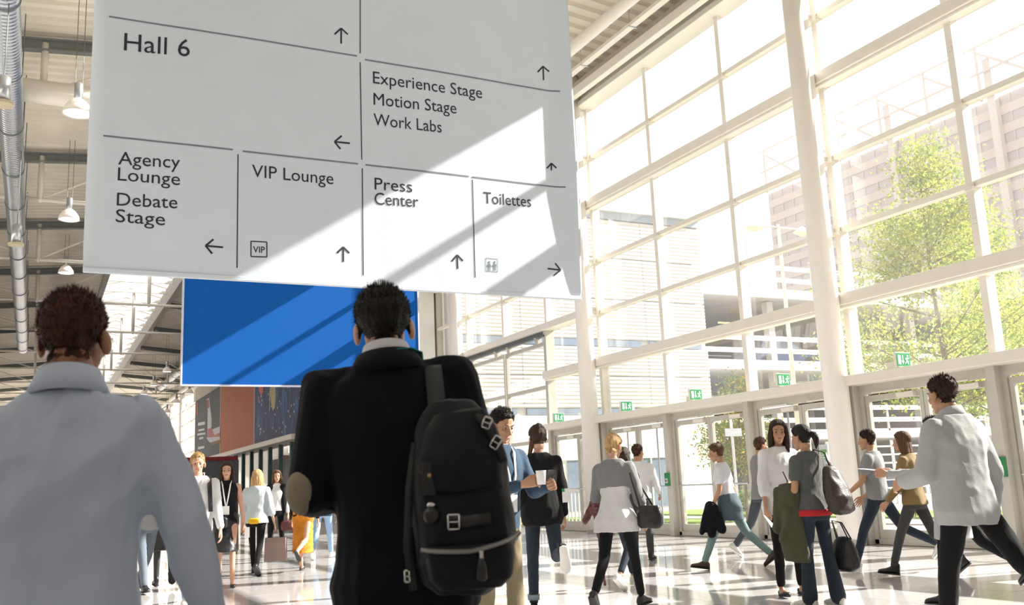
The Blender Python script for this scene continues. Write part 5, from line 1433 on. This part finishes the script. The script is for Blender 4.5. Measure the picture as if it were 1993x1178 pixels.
# ---- grey tee man behind
P = person('man in a grey tee with cropped hair seen behind the long-haired woman, walking right', 1478, 14.3, 66, 1.80, WALK_R, ((10, 8, 14, 5), (-8, 8, 12, 5)),
           [('tee', C_GREY, dict(infl=.020, hem=-.08, sleeve='short', arm=.02), 24, .006)], [('jeans', cloth('grey_jeans', (.07, .08, .10)), dict(infl=.012), 28, .004)], 'short', 'brown', 'tan', ('sneaker', C_SNW, M_SOLEW), seed=18, group=G1)
# ---- woman in white blouse facing
P = person('long-haired woman in a white blouse and black trousers turned toward her ponytailed companion', 1516, 9.7, 150, 1.74, ((3, 3, 3, 0), (8, 4, 6, 4)), ((8, 8, 22, 10), (2, 8, 14, 5)),
           [('blouse', C_WHITE, dict(infl=.024, hem=-.14, sleeve='rolled', arm=.024, flare=.15), 18, .009)], [('trousers', C_BLACK, dict(infl=.008, hemz=.10), 30, .004)],
           'long', 'dark', 'tan', ('heel', L_BLACK, M_SOLED), True, head=(-22, 0), seed=19, group=G1, hairlen=.26, hands=('relaxed', 'grip'))
t = held('folded_papers', 'folded white papers in the hand of the woman in the white blouse', 'papers', P)
sh, el, wr, fa, th, sg, rl = P.arm[1]
o = MB().box(-.05, .05, -.004, .0, -.13, .03).box(-.04, .06, .002, .006, -.12, .02).build('sheet', C_PAPER, t); o.location = wr + fa * .10 + V(.01, .03, 0); o.rotation_euler = (R_(40), R_(-20), R_(30))
# ---- ponytail woman
P = person('woman with a dark ponytail, dark grey tee and bootcut jeans', 1576, 8.75, -50, 1.635, ((5, 3, 4, 2), (-4, 3, 4, 0)), ((4, 10, 104, 35), (-4, 9, 20, 10)),
           [('tee', C_CHAR if False else cloth('slate_tee', (.085, .088, .085)), dict(infl=.018, hem=-.03, sleeve='short', arm=.02), 24, .006)], [('jeans', C_JEANS, dict(infl=.010, hemz=.02, flare=.032), 28, .004)],
           'ponytail', 'black', 'tan', ('sneaker', C_SNW, M_SOLEW), True, head=(6, -4), seed=20, group=G1, hands=('grip', 'relaxed'))
s = P.s; F, U, S, h = P.F, P.U, P.Sx, P.hip
mb = MB(); mb.loft(torso_rings(P, .024, -.07, -.01)); mb.build('red_hem', cloth('red', (.45, .015, .02)), P.root, True)
t = held('olive_jacket', 'olive green jacket hanging over the arm of the ponytailed woman', 'jacket', P)
c = (P.arm[0][1] + P.arm[0][2]) / 2
def jk(mb):
    mb.loft([ring(c + V(-.02, .02, .05), V(.07, 0, 0), V(0, .10, 0)), ring(c + V(-.03, .03, -.05), V(.08, 0, 0), V(0, .135, 0)), ring(c + V(-.03, .02, -.30), V(.075, 0, 0), V(0, .145, 0)), ring(c + V(-.03, .0, -.55), V(.08, 0, 0), V(0, .155, 0)), ring(c + V(-.03, -.02, -.66), V(.07, 0, 0), V(0, .15, 0))])
    capsule(mb, c + V(-.06, .12, -.02), c + V(-.07, .15, -.36), .045, .05, 12); capsule(mb, c + V(-.08, -.03, -.2), c + V(-.09, .08, -.46), .05, .045, 12)
blob(jk, 'cloth', C_OLIVE, t, .012, 20, .013, 8)
t = held('phone', 'dark phone raised in the hand of the ponytailed woman', 'phone', P)
sh, el, wr, fa, th, sg, rl = P.arm[0]
o = MB().box(-.035, .035, -.005, .005, -.07, .07).build('case', mat('phone_maroon', (.05, .01, .012), .3), t); o.location = wr + fa * .08 + V(0, 0, .06); o.rotation_euler = (R_(-20), 0, R_(40))
t = held('backpack', 'dark brown leather backpack slung behind the ponytailed woman', 'backpack', P)
C_BR = mat('leather_dark_brown', (.035, .025, .02), .45, var=.15, bump=.2, bscale=80)
blob(lambda mb: mb.loft([ring(h + V(.06, -.22 - yo, z), V(.13 * k, 0, 0), V(0, .085 * k, 0), 18, .75) for z, k, yo in ((-.06, .6, .05), (-.02, 1.0, .05), (.10, 1.1, .03), (.22, .95, 0), (.33, .7, -.03), (.38, .35, -.05))]), 'bag_body', C_BR, t, .012, 20, .010)
strap(t, [h + V(.10, -.17, .34), h + V(.13, -.09, .50), h + V(.12, .02, .535), h + V(.12, .12, .45), h + V(.13, .13, .25), h + V(.12, 0, .1), h + V(.12, -.15, .02)], .03, .008, C_BR, 'strap', [V(0, 0, 1), V(0, -.5, .8), V(0, 0, 1), V(0, 1, 0), V(0, 1, 0), V(1, 0, 0), V(1, 0, 0)])
t = held('handbag', 'black handbag hanging low behind the ponytailed woman', 'bag', P)
c = P.arm[1][2] + V(.03, -.04, -.10)
blob(lambda mb: mb.loft([ring(c + V(0, -.10, z), V(.07 * k, 0, 0), V(0, .14 * k, 0), 18, .7) for z, k in ((-.42, .7), (-.38, 1.05), (-.25, 1.0), (-.14, .7), (-.10, .4))]), 'bag_body', L_BLACK, t, .012, 20, .008)
for sgn in (-1, 1): strap(t, [c + V(sgn * .02, -.18, -.13), c + V(sgn * .01, -.10, .02), c + V(0, .0, .04), c + V(sgn * .01, -.04, -.12)], .012, .005, L_BLACK, 'handle', [V(1, 0, 0)] * 4)
# ---- right: grey tee man walking left
P = person('slim man in a grey tee striding left past the near column', 1704, 11.6, -74, 1.74, ((26, 2, 8, 6), (-30, 2, 34, -46)), ((22, 6, 34, 5), (8, 8, 42, 10)),
           [('tee', cloth('mid_grey_tee', (.25, .25, .26)), dict(infl=.018, hem=-.04, sleeve='short', arm=.02), 24, .005)], [('trousers', C_JEANS, dict(infl=.008, hemz=.08), 30, .004)],
           'short', 'dark', 'tan', ('sneaker', C_SNW, M_SOLEW), lean=3, seed=21, group=G1)
t = held('pouch', 'grey pouch worn at the waist of the slim man in the grey tee', 'bag', P)
blob(lambda mb: mb.loft([ring(P.hip + V(-.03, .12, z), V(.12 * k, 0, 0), V(0, .05 * k, 0), 16, .7) for z, k in ((-.14, .7), (-.11, 1), (-.03, 1.), (0.0, .7))]), 'bag_body', C_GREY, t, .012, 20, .006)
# ---- tan cardigan woman
P = person('woman in a tan cardigan and dark trousers walking left', 1772, 10.9, -70, 1.66, WALK_L, ((14, 8, 30, 10), (0, 10, 18, 10)),
           [('cardigan', C_TAN, dict(infl=.024, hem=-.06, sleeve='long', arm=.02), 22, .007)], [('trousers', C_CHAR, dict(infl=.008), 30, .004)], 'bob', 'brown', 'tan', ('boot', L_BLACK, M_SOLED), True, seed=22, group=G1)
# ---- pale coat person behind the tall man
P = person('person in a long pale grey coat holding out papers', 1838, 8.6, -80, 1.66, ((10, 3, 5, 2), (-32, 2, 26, -40)), ((48, 6, 52, 10), (50, 6, 50, 15)),
           [('coat', C_LGREY, dict(infl=.03, hem=-.34, sleeve='long', arm=.022, flare=.1), 18, .009)], [('trousers', C_BLACK, dict(infl=.010), 26, .004)], 'short', 'dark', 'light', ('boot', L_BLACK, M_SOLED), seed=23, group=G1, hands=('hold', 'hold'))
t = held('paper_sheets', 'white sheets of paper held out in front of the tall man', 'papers', P)
c = (P.arm[0][2] + P.arm[1][2]) / 2 + P.arm[0][3] * .14
o = MB().box(-.11, .11, -.15, .15, 0, .004).build('sheet', C_PAPER, t); o.location = c + V(0, 0, .02); o.rotation_euler = (R_(8), 0, 0)
# ---- tall man in pale jacket
P = person('tall man in a pale grey jacket and black trousers striding left, at the right edge', 1872, 6.35, -52, 1.83, ((14, 3, 6, 0), (-34, 2, 14, -34)), ((16, 10, 70, 20), (-10, 12, 30, 5)),
           [('jacket', cloth('pale_grey_jacket', (.38, .385, .39), var=.04), dict(infl=.036, hem=-.14, sleeve='long', arm=.03, bulk=1.06, flare=.1), 15, .010)], [('trousers', C_BLACK, dict(infl=.014, hemz=.03), 24, .005)],
           'short', 'dark', 'tan', ('boot', L_BLACK, M_SOLED), lean=4, head=(-6, -2), vox=.012, gv=.011, seed=24, group=G1)
collar(P, C_LGREY, .530, .600, .100, .07, 'jacket_collar', -.012, -.01)
# ================= left group
P = person('fair-haired man in a white shirt with a lanyard facing the camera, beside the pale-shirted arm', 383, 11.2, 178, 1.78, WALK_R, ((6, 9, 20, 5), (2, 9, 16, 5)),
           [('shirt', C_WHITE, dict(infl=.022, hem=-.08, sleeve='long', arm=.02), 22, .007)], [('jeans', C_LBLUE, dict(infl=.012), 28, .004)], 'short', 'blond', 'light', ('sneaker', C_SNW, M_SOLEW), seed=25, group=G1)
lanyard(P, C_WHITE)
for sd in (-1, 1):
    s = P.s; strap(P.root, [P.hip + P.U * .40 * s - P.F * .13 * s + P.Sx * sd * .12 * s, P.hip + P.U * .545 * s + P.Sx * sd * .13 * s, P.hip + P.U * .42 * s + P.F * .15 * s + P.Sx * sd * .135 * s, P.hip + P.U * .15 * s + P.F * .14 * s + P.Sx * sd * .15 * s], .05, .01, L_BLACK, 'backpack_strap', [-P.F, P.U, P.F, P.F])
P = person('woman in a sleeveless black dress with a white lanyard, walking toward the camera in heels', 441, 13.3, 182, 1.71, ((20, 1, 6, -8), (-14, 1, 30, -50)), ((8, 10, 10, 5), (10, 14, 34, 25)),
           [('dress', C_BLACK, dict(infl=.012, hem=-.05, sleeve='none'), 26, .004)], [('dress_skirt', L_BLACK, dict(length=.34, infl=.012, flare=.015), 22, .005)], 'long', 'dark', 'light', ('heel', L_BLACK, M_SOLED), True, seed=26, group=G1, hairlen=.24, vox=.012)
lanyard(P, C_WHITE)
t = held('crossbody_bag', 'black crossbody bag on the hip of the woman in the black dress', 'bag', P)
blob(lambda mb: mb.loft([ring(P.hip + V(.10, .19, z), V(.13 * k, 0, 0), V(0, .04 * k, 0), 16, .7) for z, k in ((-.12, .7), (-.10, 1), (.02, 1.), (.05, .7))]), 'bag_body', L_BLACK, t, .012, 20, .004)
t = held('phone', 'white phone in the lowered hand of the woman in the black dress', 'phone', P)
sh, el, wr, fa, th, sg, rl = P.arm[0]
o = MB().box(-.035, .035, -.004, .004, -.07, .07).build('case', C_PAPER, t); o.location = wr + fa * .13 + V(-.02, .01, 0)
P = person('blond woman from behind in a pale blouse with a yellow hem and black leggings', 499, 15.0, 12, 1.66, WALK_L, ((4, 10, 12, 5), (2, 14, 10, 5)),
           [('blouse', cloth('pale_blouse', (.50, .56, .60), var=.12), dict(infl=.030, hem=-.06, sleeve='rolled', arm=.03, flare=.1), 20, .010)], [('leggings', C_BLACK, dict(infl=.004, hemz=.08), 30, .002)], 'long', 'blond', 'light', ('sneaker', L_BLACK, M_SOLED), True, seed=27, group=G1, hairlen=.16)
mb = MB(); capsule(mb, P.hip + V(-.05, -.135, -.02), P.hip + V(.04, -.135, -.02), .045, .045, 12, .5, (0, 1, 0)); mb.build('yellow_print', cloth('yellow', (.75, .42, .01)), P.root, True)
t = held('shopping_bag', 'brown paper shopping bag carried by the blond woman in leggings', 'bag', P)
c = P.arm[1][2] + P.arm[1][3] * .10; M_KRAFT = mat('kraft_paper', (.28, .20, .18), .8, var=.08)
MB().add([c + V(x, y, z) for z, kx, ky in ((-.50, .17, .07), (-.14, .16, .05)) for x, y in ((-kx, -ky), (kx, -ky), (kx, ky), (-kx, ky))], [(0, 3, 2, 1), (0, 1, 5, 4), (1, 2, 6, 5), (2, 3, 7, 6), (3, 0, 4, 7)]).build('bag_body', M_KRAFT, t)
for y in (-.04, .04): strap(t, [c + V(-.06, y, -.15), c + V(-.03, y * .4, -.02), c + V(.03, y * .4, -.02), c + V(.06, y, -.15)], .008, .004, M_KRAFT, 'handle')
P = person('dark-haired woman in a black open jacket over white, farther behind the blond woman', 538, 19.0, 174, 1.70, STAND, (DOWN, (10, 10, 50, 20)),
           [('blouse', C_WHITE, dict(infl=.016, hem=-.02), 22, .005)], [('trousers', C_BLACK, dict(infl=.010), 28, .003)], 'long', 'brown', 'light', ('heel', L_BLACK, M_SOLED), True, seed=28, group=G1, vox=.016, gv=.016)
mb = MB()
for sg in (-1, 1): capsule(mb, P.hip + P.U * .45 + V(sg * .13, .03, 0), P.hip + V(sg * .15, .03, .02), .075, .07, 10, 1.3)
mb.build('open_jacket', C_BLACK, P.root, True)
t = held('wine_bag', 'dark red bag at the side of the woman in the black open jacket', 'bag', P)
blob(lambda mb: mb.loft([ring(P.arm[0][2] + V(0, .05, z), V(.15 * k, 0, 0), V(0, .06 * k, 0), 16, .7) for z, k in ((-.34, .8), (-.3, 1), (-.18, 1.), (-.14, .8))]), 'bag_body', mat('wine_leather', (.09, .02, .02), .5), t, .014, 20, .005)
P = person('woman in a fluffy orange midi skirt with bare ankles, half hidden by the elbow patch', 590, 15.3, 20, 1.66, ((16, 1, 8, 4), (-20, 1, 50, -50)), (DOWN, DOWN),
           [('top', C_BLACK, dict(infl=.014, hem=-.02), 24, .004)], [('skirt', cloth('fluffy_orange', (.62, .22, .015), var=.3), dict(length=.52, infl=.018, flare=-.012), 60, .014)], 'bob', 'dark', 'light', ('heel', L_BROWN, M_SOLED), True, seed=29, group=G1, vox=.015, gv=.015)
P = person('person in pale blue jeans and a denim jacket, mostly hidden behind the suited man', 628, 18.0, 10, 1.72, WALK_R, (DOWN, DOWN),
           [('denim_jacket', C_DENIM, dict(infl=.024, hem=-.10), 24, .006)], [('jeans', C_LBLUE, dict(infl=.012), 28, .004)], 'short', 'brown', 'light', ('sneaker', C_SNW, M_SOLEW), seed=30, group=G1, vox=.016, gv=.016)
P = person('passer-by in grey trousers and black shoes seen through the gap under the pale-shirted arm', 285, 13.0, 160, 1.74, WALK_R, (DOWN, DOWN),
           [('shirt', C_GREY, dict(infl=.020, hem=-.08), 24, .005)], [('trousers', cloth('grey_blue_trousers', (.13, .16, .20)), dict(infl=.012), 28, .004)], 'short', 'dark', 'tan', ('boot', L_BLACK, M_SOLED), seed=31, group=G1, vox=.016, gv=.016)
P = person('passer-by in a dark knee-length coat whose legs show just left of the pale sleeve', 322, 13.6, 0, 1.70, ((16, 1, 6, 4), (-18, 1, 34, -46)), (DOWN, DOWN),
           [('coat', C_CHAR, dict(infl=.03, hem=-.40), 24, .006)], [('leggings', C_CHAR, dict(infl=.004), 28, .002)], 'bob', 'dark', 'light', ('boot', L_BLACK, M_SOLED), True, seed=32, group=G1, vox=.016, gv=.016)
